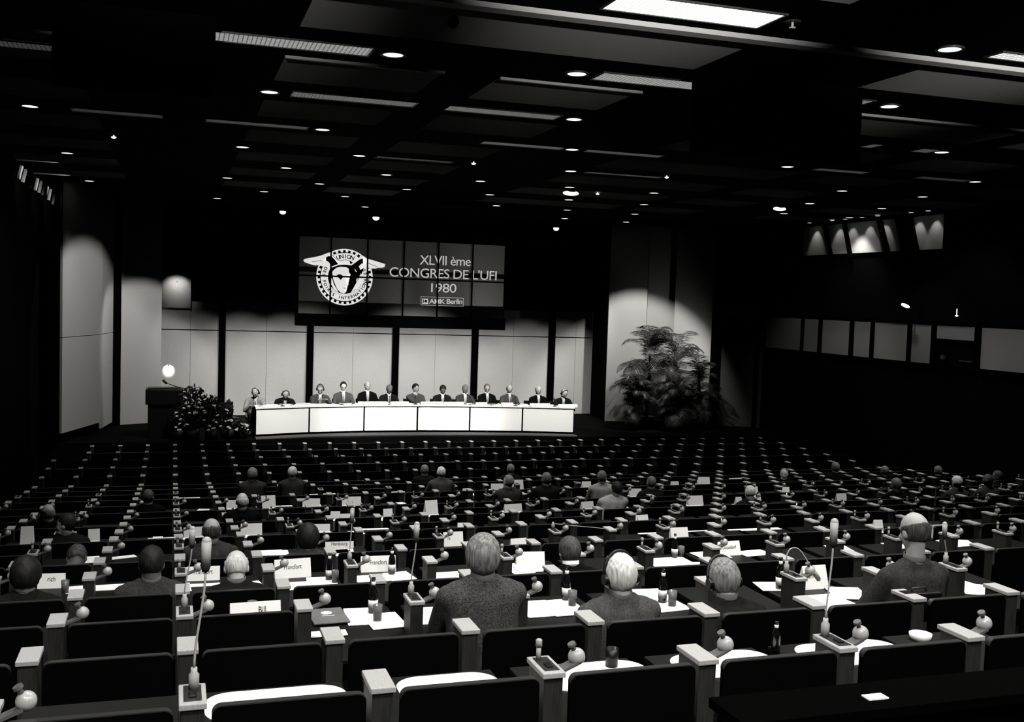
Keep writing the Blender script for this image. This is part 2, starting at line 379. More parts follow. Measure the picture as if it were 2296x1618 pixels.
LOUV = [(3.45, 4.95, 7.95, 8.42, 3.0, 'brightest louvred light strip at the top edge of the ceiling'), (7.5, 8.9, 8.2, 8.42, 1.2, 'bright louvred light strip cut by the right edge'),
        (.34, 1.9, 10.72, 11.1, .36, 'long louvred light strip left of the largest downlight'), (4.45, 5.95, 10.72, 11.1, .40, 'louvred light strip just left of the hanging black panel'),
        (7.5, 7.95, 10.72, 11.1, .25, 'short louvred light strip right of the hanging black panel'), (-2.6, -1.22, 12.1, 12.4, .05, 'dim louvred strip at the left edge of the ceiling'),
        (1.4, 2.98, 13.45, 13.8, .13, 'grey louvred strip in the second light row, left one'), (3.42, 4.98, 13.45, 13.8, .15, 'grey louvred strip in the second light row, middle one'),
        (10.0, 10.2, 13.45, 13.8, .10, 'tiny louvred strip right of the hanging black panel'), (10.92, 11.25, 13.45, 13.8, .09, 'short louvred strip beside the far right downlight'),
        (-1.41, -.2, 16.2, 16.5, .028, 'very dim louvred strip, leftmost in the third light row'), (.44, 1.91, 16.2, 16.5, .05, 'dim louvred strip, second from the left in the third light row'),
        (4.71, 6.08, 16.2, 16.5, .09, 'louvred strip left of the middle downlight in third row'), (6.5, 7.89, 16.2, 16.5, .07, 'louvred strip right of the middle downlight in third row'),
        (10.95, 12.03, 16.2, 16.5, .06, 'louvred strip beyond the hanging black panel, third row'), (13.16, 14.3, 16.2, 16.5, .035, 'rightmost dim louvred strip in the third row'),
        (7.6, 9.2, 18.95, 19.2, .045, 'thin far louvred strip in the fourth light row, right one'), (3.5, 4.9, 18.95, 19.2, .018, 'faint far louvred strip in the fourth light row, left one')]
for i, (a, b, y0, y1, s, lab) in enumerate(LOUV):
    t = thing('louvred_ceiling_light', lab, 'ceiling light', ((a+b)/2, (y0+y1)/2, HC-.006), group='louvred ceiling light strips')
    hx = (b-a)/2; hy = (y1-y0)/2
    part('louvre', boxme(-hx, hx, -hy, hy, -.004, .004), grid_emit('louvre_glow_%d' % i, s), t)
    bm = bmesh.new(); box(bm, -hx-.02, hx+.02, -hy-.02, -hy, -.012, .004); box(bm, -hx-.02, hx+.02, hy, hy+.02, -.012, .004)
    box(bm, -hx-.02, -hx, -hy, hy, -.012, .004); box(bm, hx, hx+.02, -hy, hy, -.012, .004)
    part('frame', me_from(bm), M['ring'], t)
# hanging black panels
for x0, x1, y, z0, lab in ((5.27, 7.38, 10.22, 1.62, 'large hanging black panel right of centre under the ceiling'), (-1.05, .34, 10.22, 1.75, 'black hanging panel at the upper left of the ceiling')):
    t = thing('hanging_panel', lab, 'panel', ((x0+x1)/2, y, EYE+z0))
    h = HC-EYE-z0; hw = (x1-x0)/2
    part('board', boxme(-hw, hw, -.03, .03, 0, h-.001, .005), M['black'], t)
    bm = bmesh.new()
    for s in (-1, 1): box(bm, s*hw-.03*(s > 0), s*hw+.03*(s < 0), -.05, -.03, 0, h-.002)
    part('side_rail', me_from(bm), M['black'], t)
# pendant loudspeaker hint and sprinkler
t = thing('ceiling_projector', 'small dark fitting hanging from the pale ceiling panel at top', 'fitting', atz(1017, 36, HC), 0)
bm = bmesh.new(); cyl(bm, (0, 0, .12), .02, (0, 0, -.02), .02); part('stem', me_from(bm), M['black'], t)
bm = bmesh.new(); ell(bm, (0, 0, -.05), (.05, .07, .06)); part('head', me_from(bm, smooth=True), M['black'], t)
t = thing('ceiling_spotlight', 'small chrome fitting beside the brightest louvred strip', 'ceiling light', atz(1777, 48, HC-.01))
part('plate', lathe([(0, 0), (.075, 0), (.07, -.008), (0, -.008)], 20), M['ring'], t)
bm = bmesh.new(); cyl(bm, (0, 0, 0), .012, (0, 0, -.05), .012); cyl(bm, (0, 0, -.05), .03, (0, 0, -.06), .03); part('bulb', me_from(bm, smooth=True), M['chrome'], t)
# stage spotlights seen hanging in front of the stage
SPOTS = [(1280, 433, .10, 22, 'bright cowled spotlight below the middle column of downlights'), (1748, 468, .09, 22, 'flat bright cowled spotlight at right under the ceiling'),
         (843, 488, .09, 27.5, 'glowing globe spotlight above the congress sign'), (634, 475, .08, 27.5, 'glowing globe spotlight left of the congress sign'),
         (1247, 512, .08, 27.5, 'glowing globe spotlight right of the congress sign')]
for x, y, r, Y, lab in SPOTS:
    p = aty(x, y, Y); t = thing('stage_spotlight', lab, 'spotlight', p)
    flat = Y == 22
    bm = bmesh.new(); ell(bm, (0, 0, 0), (r*(1.9 if flat else 1), r, r*(.55 if flat else .8)), sub=3); part('lens', me_from(bm, smooth=True), M['globe'], t)
    part('housing', lathe([(r*1.05, .02), (r*1.15, .08), (r*.8, .2), (.0, .22), (0, .18), (r*.8, .05)], 16), M['black'], t)
    bm = bmesh.new(); cyl(bm, (0, 0, .2), .012, (0, 0, HC-p.z-.001), .012, 6); part('rod', me_from(bm), M['black'], t)
p = atx(2030, 685, 17.6); t = thing('wall_spotlight', 'bright elongated lamp glowing above the wall windows at right', 'lamp', p)
bm = bmesh.new(); ell(bm, (0, 0, 0), (.05, .17, .045), Matrix.Rotation(.25, 3, 'X')); part('glowing_tube', me_from(bm, smooth=True), M['globe'], t)
bm = bmesh.new(); box(bm, .03, .4, -.03, .03, .03, .06); part('bracket', me_from(bm), M['black'], t)
for x, y, lab in ((1062, 366, 'tiny white lamp point amid the far downlights'), (255, 307, 'tiny lamp point at upper left'), (1340, 434, 'tiny lamp point right of the cowled spotlight'), (1495, 397, 'tiny lamp at end of a thin louvred strip'), (2145, 707, 'tiny lamp point above the windows at far right')):
    p = atz(x, y, HC-.03) if y < 600 else atx(x, y, 18.05)
    o = part('pinpoint_lamp', lathe([(0, -.03), (.03, -.02), (.045, 0), (.01, .01), (.01, .16), (0, .16)], 12), M['globe']); o.location = p; tag(o, lab, 'lamp')
# lit rail under the stage header
bm = bmesh.new()
p0 = aty(435, 499, 33.1); p1 = aty(1535, 557, 33.1)
zr = (p0.z+p1.z)/2
for a, b in ((435, 560), (566, 640), (655, 700), (742, 830), (875, 1010), (1050, 1130), (1185, 1320), (1330, 1380), (1410, 1535)):
    xa = aty(a, 525, 33.1).x; xb = aty(b, 525, 33.1).x
    cyl(bm, (xa, 33.1, zr), .012, (xb, 33.1, zr), .012, 6)
o = struct('trim_stage_rail', me_from(bm), M['lip'])
bm = bmesh.new()
# wall washers on the right wall
xw = [1827, 1878, 1907, 1945, 1980, 2016, 2055, 2093]
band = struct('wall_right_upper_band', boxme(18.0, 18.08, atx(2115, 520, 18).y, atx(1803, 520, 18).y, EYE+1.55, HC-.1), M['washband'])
for i, (x, on) in enumerate(zip(xw, (1, 1, 1, 1, 1, 1, 1, 1))):
    y = atx(x, 500, 17.9).y
    if x == 2016: continue
    t = thing('wall_washer_lamp', 'small ceiling lamp washing the right wall, %s from the left of that line' % ORD[i if i < 5 else i-1], 'ceiling light', (17.72, y, HC-.02), group='lamps washing the upper right wall')
    part('lamp_disc', lathe([(0, 0), (.07, 0), (.07, .015), (0, .015)], 14), M['lampdisc'], t)
    part('ring', lathe([(.07, -.005), (.085, -.005), (.085, .015), (.07, .015)], 14, closed=True), M['ring'], t)
    spot('washer_beam', (17.74, y, HC-.05), (18.02, y, HC-.75), 7, 66, .6, .02)
for i, (xa, xb, wd) in enumerate(((1846, 1862, .12), (1890, 1905, .12), (1968, 1988, .16), (2022, 2040, .62))):
    ya = atx(xa, 490, 17.9).y; yb = atx(xb, 560, 17.9).y
    d = Vector((0, yb-ya, -.95)); bm = bmesh.new()
    vs = []
    for z, yy in ((HC-.06, ya), (HC-1.05, yb)):
        for s in (-1, 1): vs += [bm.verts.new((17.9, yy+s*wd/2, z)), bm.verts.new((17.98, yy+s*wd/2, z))]
    for f in ((0, 1, 5, 4), (2, 6, 7, 3), (0, 4, 6, 2), (1, 3, 7, 5), (0, 2, 3, 1), (4, 5, 7, 6)): bm.faces.new([vs[q] for q in f])
    struct('trim_right_brace_%s' % ORD[i], me_from(bm), M['black'])
# slats catching light on the left wall
sx = [(38, 372, 9), (48, 380, 9), (57, 388, 9), (75, 402, 6), (84, 408, 7), (92, 414, 7), (100, 420, 6), (106, 426, 5), (113, 432, 7), (122, 442, 4)]
for i, (x, y, wd) in enumerate(sx):
    p = atx(x, y-8, -3.05); bm = bmesh.new(); h = .32; dy = .5
    vs = []
    for z, yy in ((0, 0), (-h, -dy)):
        for s in (-1, 1): vs += [bm.verts.new((0, yy+s*.11, z)), bm.verts.new((-.04, yy+s*.11, z))]
    for f in ((0, 1, 5, 4), (2, 6, 7, 3), (0, 4, 6, 2), (1, 3, 7, 5), (0, 2, 3, 1), (4, 5, 7, 6)): bm.faces.new([vs[q] for q in f])
    o = struct('trim_left_slat_%s' % ORD[i], me_from(bm), M['washband']); o.location = (-3.02, p.y, p.z)
for x, y in ((50, 378), (84, 405), (110, 425)):
    p = atx(x, y, -3.05); spot('slat_beam', (-2.2, p.y-.5, HC-.06), (-3.05, p.y-.1, p.z-.25), 34, 84, .8, .03)
# ------------------------------------------------------------------ stage lighting
spot('stage_light', (6.5, 23.5, HC-.4), (6.5, 28.6, STZ+.9), E_STAGE*1.15, 44, .8, .15)
spot('stage_light', (3.2, 24.0, HC-.4), (3.4, 28.6, STZ+.8), E_STAGE*.75, 46, .9, .15)
spot('stage_light', (9.8, 24.0, HC-.4), (9.8, 28.4, STZ+.8), E_STAGE*.75, 46, .9, .15)
for x, e in ((3.9, 170), (5.3, 200), (6.7, 230), (7.9, 260), (8.9, 420)):
    spot('added_screen_fill', (x, 27.75, STZ+.12), (x, 29.0, STZ+3.9), e, 38, 1.0, .04)  # unseen spots added to brighten the lower screen tiles
# wall floods: cones cut off below the header, giving the scalloped upper edge
for i in range(10):
    x = .7+1.33*i; e = (.5, .9, 1, 1.1, 1.15, 1.15, 1.1, .9, .75, .5)[i]
    spot('wall_flood', (x, 30.3, STZ+5.3), (x, 33.45, STZ-.3), E_WALL*e, 56, 1.0, .06)
spot('wall_flood', (0.3, 27.6, HC-.7), (-.8, 31.5, STZ+1.6), E_WALL*.8, 50, .35, .05)
spot('wall_flood', (1.5, 24.6, HC-.4), (-2.0, 28.7, STZ+2.0), E_WALL*1.1, 56, .35, .05)
spot('wall_flood', (13.4, 27.6, HC-.7), (14.5, 31.2, STZ+1.0), E_WALL*1.6, 64, .4, .05)
spot('wall_flood', (15.9, 29.3, STZ+1.9), (15.6, 30.8, STZ+2.5), E_WALL*.06, 110, .9, .05)
spot('booth_flood', (15.4, 24.0, HC-.2), (18, 25.2, EYE-.8), 175, 75, .6, .1)
spot('booth_flood', (15.4, 19.5, HC-.2), (18, 20.2, EYE-.8), 175, 75, .6, .1)
for x, y, Y, e, a in ((397, 640, 33.4, 14, 60), (378, 826, 33.4, 40, 40)):
    p = aty(x, y, Y); t = thing('wall_lamp', ('lamp glow high on the wall left of the sign' if y < 700 else 'small bright lamp low on the wall above the lectern'), 'lamp', (p.x, Y-.30, p.z+.10))
    part('shade', lathe([(.012, 0), (.02, .02), (.0, .03)], 12), M['black'], t, rot=(0, 0, 0))
    part('arm', boxme(-.004, .004, 0, .25, .015, .025), M['black'], t)
    spot('lamp_beam', (p.x, Y-.30, p.z+.10), (p.x, Y, p.z-.02), e, 120 if y < 700 else 55, .5, .02)
# ------------------------------------------------------------------ congress sign
def sign():
    Y = 29.0
    x0, x1 = 3.25, 9.12; z0 = EYE-.60; z1 = EYE+1.50; zm = EYE+.44
    t = thing('congress_sign', 'large dark tiled projection sign with white winged head emblem and congress title', 'sign', ((x0+x1)/2, Y, z0-.34))
    ox = (x0+x1)/2; oz = z0-.34
    def P(name, me, m, lab=None):
        o = part(name, me, m, t, label=lab); o.location = (-ox, -Y, -oz); return o
    P('lower_beam', boxme(x0-.05, x1+.05, Y-.12, Y+.4, z0-.34, z0), M['black'], 'black beam below the screen')
    P('screen', boxme(x0, x1, Y, Y+.05, z0, z1), M['screen'])
    P('casing', boxme(x0-.05, x1+.05, Y+.06, Y+.4, z0, z1+.05), M['black'])
    xs = [aty(v, 655, Y).x for v in (740, 822, 903, 980, 1057)]
    bm = bmesh.new()
    for v in xs: box(bm, v-.02, v+.02, Y-.06, Y-.035, z0, z1)
    box(bm, x0, x1, Y-.06, Y-.035, zm-.022, zm+.022)
    P('tile_bars', me_from(bm), M['black'])
    bm = bmesh.new()
    for s in (-1, 1):
        for xx in (x0+.3, x1-.3): cyl(bm, (xx, Y+.2, z1+.05), .02, (xx, Y+.2, HC-.002), .02, 6)
    P('hanger', me_from(bm), M['black'])
    def e2(ex, ey):
        p = aty(675+ex/10.785, 545+ey/10.785, Y); return (p.x, p.z)
    C = e2(1055, 820)
    # affine frame of the emblem on the sign plane
    px = e2(1735, 820); pz = e2(1055, 140); Rr = ((px[0]-C[0])+(pz[1]-C[1]))/2/680
    def ep(ex, ey): return (C[0]+(ex-1055)*Rr, C[1]-(ey-820-(ex-1055)*.022)*Rr)
    def poly(bm, pts, y):
        vs = [bm.verts.new((a, y, b)) for a, b in pts]
        f = bm.faces.new(vs); bmesh.ops.triangulate(bm, faces=[f], ngon_method='EAR_CLIP')
    def arc(bm, r0, r1, a0, a1, y, n=64):
        prev = None
        for i in range(n+1):
            a = math.radians(a0+(a1-a0)*i/n)
            q = [bm.verts.new((C[0]+Rr*r*math.cos(a), y, C[1]+Rr*r*math.sin(a))) for r in (r0, r1)]
            if prev: bm.faces.new((prev[0], prev[1], q[1], q[0]))
            prev = q
    bm = bmesh.new(); arc(bm, 2, 680, 0, 360, Y-.006); P('emblem_disc', me_from(bm), M['signwhite'])
    bm = bmesh.new(); arc(bm, 578, 598, 0, 360, Y-.009)
    for i in range(32):
        a = i*11.25+2; arc(bm, 597, 648, a-2.9, a+2.9, Y-.009, 3)
    arc(bm, 428, 434, 200, 340, Y-.009, 40)
    arc(bm, 2, 402, 0, 360, Y-.009)
    P('gear_ring', me_from(bm), M['signblack'])
    bm = bmesh.new()
    cut = [(700, 600), (560, 620), (480, 540), (440, 500), (560, 330), (730, 250), (760, 200), (1340, 240), (1560, 300), (1640, 500), (1580, 560), (1480, 640), (1400, 700), (1050, 560)]
    poly(bm, [ep(*q) for q in [(560, 420), (600, 350), (650, 325), (735, 335), (900, 500), (740, 590), (700, 600), (690, 490), (640, 450)]], Y-.012)
    poly(bm, [ep(*q) for q in [(1150, 420), (1250, 440), (1400, 370), (1480, 350), (1545, 395), (1575, 470), (1450, 490), (1390, 550), (1440, 640), (1450, 760), (1300, 740), (1100, 560)]], Y-.012)
    P('helmet', me_from(bm), M['signblack'])
    bm = bmesh.new()
    W = lambda pts: poly(bm, [ep(*q) for q in pts], Y-.015)
    W([(60, 430), (100, 400), (430, 330), (560, 280), (640, 245), (720, 232), (740, 300), (738, 332), (650, 320), (595, 350), (555, 415), (500, 435), (600, 445), (680, 485), (712, 560), (690, 610), (600, 590), (450, 545), (330, 548), (265, 500), (150, 498), (90, 475)])
    W([(1440, 300), (1500, 305), (1590, 370), (1630, 375), (1800, 420), (2035, 490), (2020, 560), (1960, 577), (1850, 580), (1800, 600), (1700, 600), (1600, 575), (1500, 600), (1430, 640), (1390, 555), (1450, 490), (1565, 475), (1540, 385), (1480, 340)])
    W([(745, 318), (800, 280), (900, 252), (1060, 240), (1200, 252), (1300, 285), (1395, 358), (1250, 470), (1160, 425), (1150, 430), (1180, 505), (1050, 508), (900, 515), (910, 440)])
    W([(735, 320), (752, 322), (925, 500), (893, 512)])
    W([(735, 568), (900, 505), (1050, 495), (1200, 505), (1210, 535), (1050, 522), (905, 532), (740, 596)])
    W([(1190, 508), (1255, 468), (1395, 350), (1480, 322), (1548, 352), (1605, 440), (1570, 452), (1525, 380), (1475, 360), (1402, 390), (1215, 534)])
    W([(800, 640), (850, 600), (940, 572), (1090, 582), (1150, 620), (1150, 700), (1195, 750), (1090, 770), (1055, 805), (1068, 920), (1090, 985), (1140, 968), (1155, 995), (1100, 1020), (1066, 1040), (1062, 1075), (1105, 1095), (1045, 1130), (1095, 1180), (1040, 1215), (960, 1190), (880, 1110), (825, 990), (785, 900), (765, 800), (750, 700)])
    W([(720, 850), (745, 850), (800, 1000), (915, 1190), (800, 1120), (735, 1000)]); W([(1435, 720), (1475, 900), (1400, 1060), (1210, 1195), (1330, 1000), (1395, 850)]); W([(1340, 860), (1370, 830), (1360, 900), (1335, 930)]); W([(1285, 620), (1300, 620), (1345, 690), (1320, 690)])
    P('winged_head', me_from(bm), M['signwhite'])
    bm = bmesh.new(); poly(bm, [ep(*q) for q in [(855, 785), (900, 755), (950, 755), (1030, 800), (1000, 830), (960, 890), (905, 840)]], Y-.018)
    poly(bm, [ep(*q) for q in [(1000, 1078), (1100, 1084), (1062, 1096)]], Y-.018)
    for a, b in (((255, 470), (500, 432)), ((760, 325), (900, 432)), ((1600, 470), (1850, 560)), ((900, 430), (1060, 405)), ((1060, 405), (1225, 440))):
        p = Vector(ep(*a)); q = Vector(ep(*b)); n = (q-p).orthogonal().normalized()*.006
        poly(bm, [tuple(p+n), tuple(q+n), tuple(q-n), tuple(p-n)], Y-.018)
    P('face_features', me_from(bm), M['signblack'])
    # ring lettering
    bmt = bmesh.new()
    def ring(s, r, a0, a1, size, inward):
        n = len(s)
        for i, ch in enumerate(s):
            if ch == ' ': continue
            a = math.radians(a0+(a1-a0)*i/(n-1)); me = textme(ch, size, bold=.004)
            xsr = [v.co.x for v in me.vertices]; cx = (min(xsr)+max(xsr))/2
            for v in me.vertices: v.co = Vector((v.co.x-cx, 0, v.co.y-size*.35))
            phi = a-math.pi/2 if not inward else a+math.pi/2
            mt = Matrix.Translation((C[0]+Rr*r*math.cos(a), Y-.021, C[1]+Rr*r*math.sin(a))) @ Matrix.Rotation(-phi, 4, 'Y')
            me.transform(mt); bmt.from_mesh(me); bpy.data.meshes.remove(me)
    ring('UNION', 500, 110, 70, .155, False)
    ring('DES FOIRES INTERNATIONALES', 500, 158, 381, .115, True)
    P('ring_lettering', me_from(bmt), M['signblack'])
    def line(s, bx0, bx1, by0, by1, caph, nm='title_line', m='signgrey', space=.92, bold=.0):
        me = textme(s, 1.0, space=space, bold=bold); xs_ = [v.co.x for v in me.vertices]
        a = aty(860+bx0/8.504, 550+by0/8.504, Y); b = aty(860+bx1/8.504, 550+by1/8.504, Y)
        c = aty(860+bx0/8.504, 550+(by0-caph)/8.504, Y); h = (c.z-a.z)/.70
        sx = (b.x-a.x)/(max(xs_)-min(xs_)); mn = min(xs_)
        for v in me.vertices:
            xx = (v.co.x-mn)*sx; v.co = Vector((a.x+xx, Y-.006, a.z+v.co.y*h+(b.z-a.z)*xx/(b.x-a.x)))
        P(nm, me, M[m])
    line('XLVII ème', 690, 1660, 362, 392, 180)
    line("CONGRES DE L'UFI", 112, 2152, 590, 662, 180)
    line('1980', 905, 1385, 888, 900, 172)
    line('AMK Berlin', 868, 1500, 1108, 1112, 92, bold=.012)
    def e3(x, y): p = aty(860+x/8.504, 550+y/8.504, Y); return (p.x, p.z)
    bm = bmesh.new()
    def bar(a, b, wd):
        p = Vector(e3(*a)); q = Vector(e3(*b)); n = (q-p).orthogonal().normalized()*wd/2
        poly(bm, [tuple(p+n), tuple(q+n), tuple(q-n), tuple(p-n)], Y-.006)
    c4 = [(712, 975), (1522, 1005), (1522, 1160), (712, 1135)]
    for i in range(4): bar(c4[i], c4[(i+1) % 4], .010)
    poly(bm, [e3(*q) for q in ((735, 1012), (850, 1014), (850, 1115), (735, 1112))], Y-.006)
    P('organiser_box', me_from(bm), M['signgrey'])
    bm = bmesh.new(); poly(bm, [e3(*q) for q in ((795, 1030), (832, 1050), (815, 1092), (775, 1075))], Y-.009); poly(bm, [e3(*q) for q in ((748, 1030), (765, 1030), (765, 1095), (748, 1095))], Y-.009)
    P('organiser_mark', me_from(bm), M['signblack'])
sign()
# ------------------------------------------------------------------ people
def rodr(v, axis, ang): return Matrix.Rotation(ang, 3, axis) @ v
HSEED = [0]
def person(label, loc, floorz, headz, rz, hair='grey', suit='suit_dark', skin='skin', style='full', near=False, front=False, turn=0, nod=0, arms='desk', deskz=None,
           extra=(), bushy=1.0, tie='tie', group=None, sc_=1.0, spread=1.0, hlx=0.0, lean_side=0.0):
    """seated figure, local +Y is forward. head centre reaches headz"""
    vx = .0095 if near else .017
    rng = random.Random(HSEED[0]); HSEED[0] += 1
    t = thing('person', label, 'person', (loc[0], loc[1], floorz), rz, group)
    H = headz-floorz
    hip = min(.50, H-.45) if H < 1.2 else .50
    s = sc_
    HL = (.665 if front else .62)+hlx
    L = HL*s
    cosv = (H-hip)/L
    if cosv > 1: hip = H-L; cosv = 1
    th = math.acos(max(-1, min(1, cosv)))
    if th < .06: th = .06
    d1 = Vector((0, math.sin(th), math.cos(th)))
    d1 = (d1+Vector((lean_side, 0, 0))).normalized()
    P0 = Vector((0, 0, hip)); P2 = P0+d1*.47*s; NB = P0+d1*.52*s
    hc = P0+d1*HL*s
    # shift so that the head stands over the given location
    off = Vector((-hc.x, -hc.y, 0)); P0 += off; P2 += off; NB += off; hc += off
    bm = bmesh.new(); jm = bmesh.new(); tm = bmesh.new()
    Rh = Matrix.Rotation(turn, 3, 'Z') @ Matrix.Rotation(-(th*.55+nod), 3, 'X')
    Hh = lambda x, y, z: hc+Rh@Vector((x*s, y*s, z*s))
    ell(bm, Hh(0, -.008, .022), (.077*s, .096*s, .098*s), Rh, 3)
    ell(bm, Hh(0, .022, -.045), (.062*s, .066*s, .070*s), Rh)
    ell(bm, Hh(0, .068, -.098), (.024*s, .02*s, .018*s), Rh)
    cap_(bm, Hh(0, .088, .008), .008*s, Hh(0, .104, -.028), .0125*s, 8)
    cap_(bm, Hh(-.04, .078, .022), .011*s, Hh(.04, .078, .022), .011*s, 8)
    cap_(bm, Hh(-.018, .085, -.062), .0085*s, Hh(.018, .085, -.062), .0085*s, 8)
    for q in (-1, 1):
        ell(bm, Hh(q*.078, -.008, -.012), (.011*s, .022*s, .034*s), Rh); ell(bm, Hh(q*.042, .058, -.03), (.022*s, .024*s, .026*s), Rh)
    cap_(bm, NB-d1*.03, .058*s, Hh(0, -.018, -.05), .052*s)
    # trunk
    up = d1; side = Vector((1, 0, 0)); fw = side.cross(up)*-1
    fw = Vector((0, math.cos(th), -math.sin(th)))
    Rt = Matrix((side, fw, up)).transposed()
    for b_, k in ((bm, .86), (jm, 1.0)):
        ell(b_, P0+d1*.30*s+fw*.005, (.185*k*s, .118*k*s, .20*k*s), Rt, 3)
        ell(b_, P0+d1*.12*s+fw*.02, (.168*k*s, .132*k*s, .17*k*s), Rt, 3)
        cap_(b_, P2+side*.135*s-up*.03, .072*k*s, P2-side*.135*s-up*.03, .072*k*s)
        cap_(b_, P2+side*.06*s, .07*k*s, P2-side*.06*s, .07*k*s)
        for q in (-1, 1):
            cap_(b_, P2+side*q*.105*s-up*.07-fw*.012, .098*k*s, P0+side*q*.085*s+up*.06, .105*k*s)
        cap_(b_, P2-up*.08-fw*.015, .105*k*s, P0+up*.06-fw*.01, .12*k*s)
    if deskz is None: deskz = floorz+.70
    dz = deskz-floorz
    hands = []
    for q in (-1, 1):
        S = P2+side*q*.185*s-up*.045*s
        if arms == 'desk': Hd = Vector((q*.13*spread+rng.uniform(-.04, .04), S.y+.40+rng.uniform(-.05, .03), dz+.035))
        elif arms == 'wide': Hd = Vector((q*.10, S.y+.27, dz+.035))
        elif arms == 'chin' and q == 1: Hd = Hh(.05, .10, -.13)
        elif arms == 'chin': Hd = Vector((-.1, S.y+.33, dz+.035))
        elif arms == 'ear' and q == -1: Hd = Hh(-.11, .02, -.03)
        elif arms == 'ear': Hd = Vector((.1, S.y+.36, dz+.035))
        elif arms == 'read': Hd = Vector((q*.10-.05, S.y+.28, dz+.16))
        dv = Hd-S; D = dv.length; mx = .545*s
        if D > mx: Hd = S+dv*(mx/D); dv = Hd-S; D = mx
        a = .29*s; b = .265*s
        ca = (a*a+D*D-b*b)/(2*a*D); ca = max(-1, min(1, ca)); hgt = a*math.sqrt(1-ca*ca)
        dn = dv.normalized(); bend = Vector((q*(.55 if arms != 'wide' else 1.6), -.1, -.9)); bend = (bend-dn*bend.dot(dn)).normalized()
        El = S+dn*a*ca+bend*hgt
        Wr = El+(Hd-El)*.80
        cap_(jm, S, .066*s, El, .053*s); cap_(jm, El, .053*s, El+(Wr-El)*.97, .038*s)
        cap_(bm, S, .05*s, El, .04*s); cap_(bm, El, .04*s, Wr, .026*s)
        # hand: palm, four fingers, thumb
        hd = (Hd-El).normalized()
        if arms in ('desk', 'wide', 'read') : hd = (hd+Vector((0, .25, 0))).normalized()
        hd.z *= .3; hd.normalize()
        sv = hd.cross(Vector((0, 0, 1))).normalized(); nv = sv.cross(hd)
        Rp = Matrix((sv, hd, nv)).transposed()
        pc = Wr+hd*.05; ell(bm, pc, (.040*s, .050*s, .016*s), Rp)
        cap_(bm, Wr, .024*s, pc, .02*s, 8)
        for fi, (o_, ln) in enumerate(((-.028, .062), (-.010, .074), (.010, .070), (.028, .055))):
            b0 = pc+sv*o_*q+hd*.035; b1 = b0+hd*ln*.55-nv*.006; b2 = b1+hd*ln*.40-nv*.02
            cap_(bm, b0, .0095, b1, .009, 6); cap_(bm, b1, .009, b2, .0078, 6)
        b0 = pc-sv*q*.03-hd*.015; b1 = b0-sv*q*.022+hd*.03; b2 = b1+hd*.026+sv*q*.004
        cap_(bm, b0, .0115, b1, .0105, 6); cap_(bm, b1, .0105, b2, .009, 6)
    # legs
    for q in (-1, 1):
        h0 = P0+Vector((q*.09, .02, -.03)); kn = Vector((q*.13, P0.y+.43, hip-.01)); an = Vector((q*.13, P0.y+.42, .09))
        for b_, k in ((tm, 1), (bm, .8)):
            cap_(b_, h0, .088*k, kn, .062*k); cap_(b_, kn, .06*k, an, .046*k)
        cap_(bm, an, .035, an+Vector((0, .12, -.05)), .028)
        part('shoe', fuse_shoe(), M['shoe'], t, loc=(an.x, an.y, 0))
    ell(tm, P0+Vector((0, 0, -.01)), (.165, .145, .11))
    part('body', fuse(bm, vx, 'body', 2), M[skin], t)
    part('jacket', fuse(jm, .013 if near else .019, 'jacket', 3), M[suit], t)
    part('trousers', fuse(tm, .024, 'trousers', 2), M['trouser'], t)
    # collar and shirt
    if front:
        bm = bmesh.new(); cap_(bm, P0+d1*.505*s+fw*.050*s, .042*s, P0+d1*.42*s+fw*.092*s, .036*s); cap_(bm, P0+d1*.42*s+fw*.092*s, .036*s, P0+d1*.24*s+fw*.125*s, .018*s); part('shirt', fuse(bm, .014, 'shirt', 1), M['shirt'], t)
        bm = bmesh.new(); cap_(bm, P0+d1*.475*s+fw*.096*s, .013*s, P0+d1*.42*s+fw*.122*s, .012*s); cap_(bm, P0+d1*.42*s+fw*.122*s, .012*s, P0+d1*.22*s+fw*.142*s, .017*s); part('tie', fuse(bm, .010, 'tie', 1), M[tie], t)
    n = 20; bm = bmesh.new(); rr = []
    axn = (Hh(0, -.018, -.05)-NB).normalized(); qn = axn.to_track_quat('Z', 'Y'); cc = NB+axn*.022
    for i in range(n):
        a = 2*math.pi*i/n; v = qn@Vector((math.cos(a), math.sin(a), 0))
        rr.append([bm.verts.new(cc+v*(.064*s)+axn*dz_) for dz_ in (-.014, .016)]+[bm.verts.new(cc+v*.058*s+axn*.016)])
    for i in range(n):
        a, b = rr[i], rr[(i+1) % n]; bm.faces.new((a[0], b[0], b[1], a[1])); bm.faces.new((a[1], b[1], b[2], a[2]))
    part('shirt_collar', me_from(bm, smooth=True), M['shirt'] if (front or 'collar' in extra) else M['shirtdim'], t)
    # eyes
    if front or near:
        for q in (-1, 1):
            bm = bmesh.new(); ell(bm, Hh(q*.032, .081, .0), (.010*s, .008*s, .0045*s), Rh, 2); part('eye', me_from(bm, smooth=True), M['eye'], t)
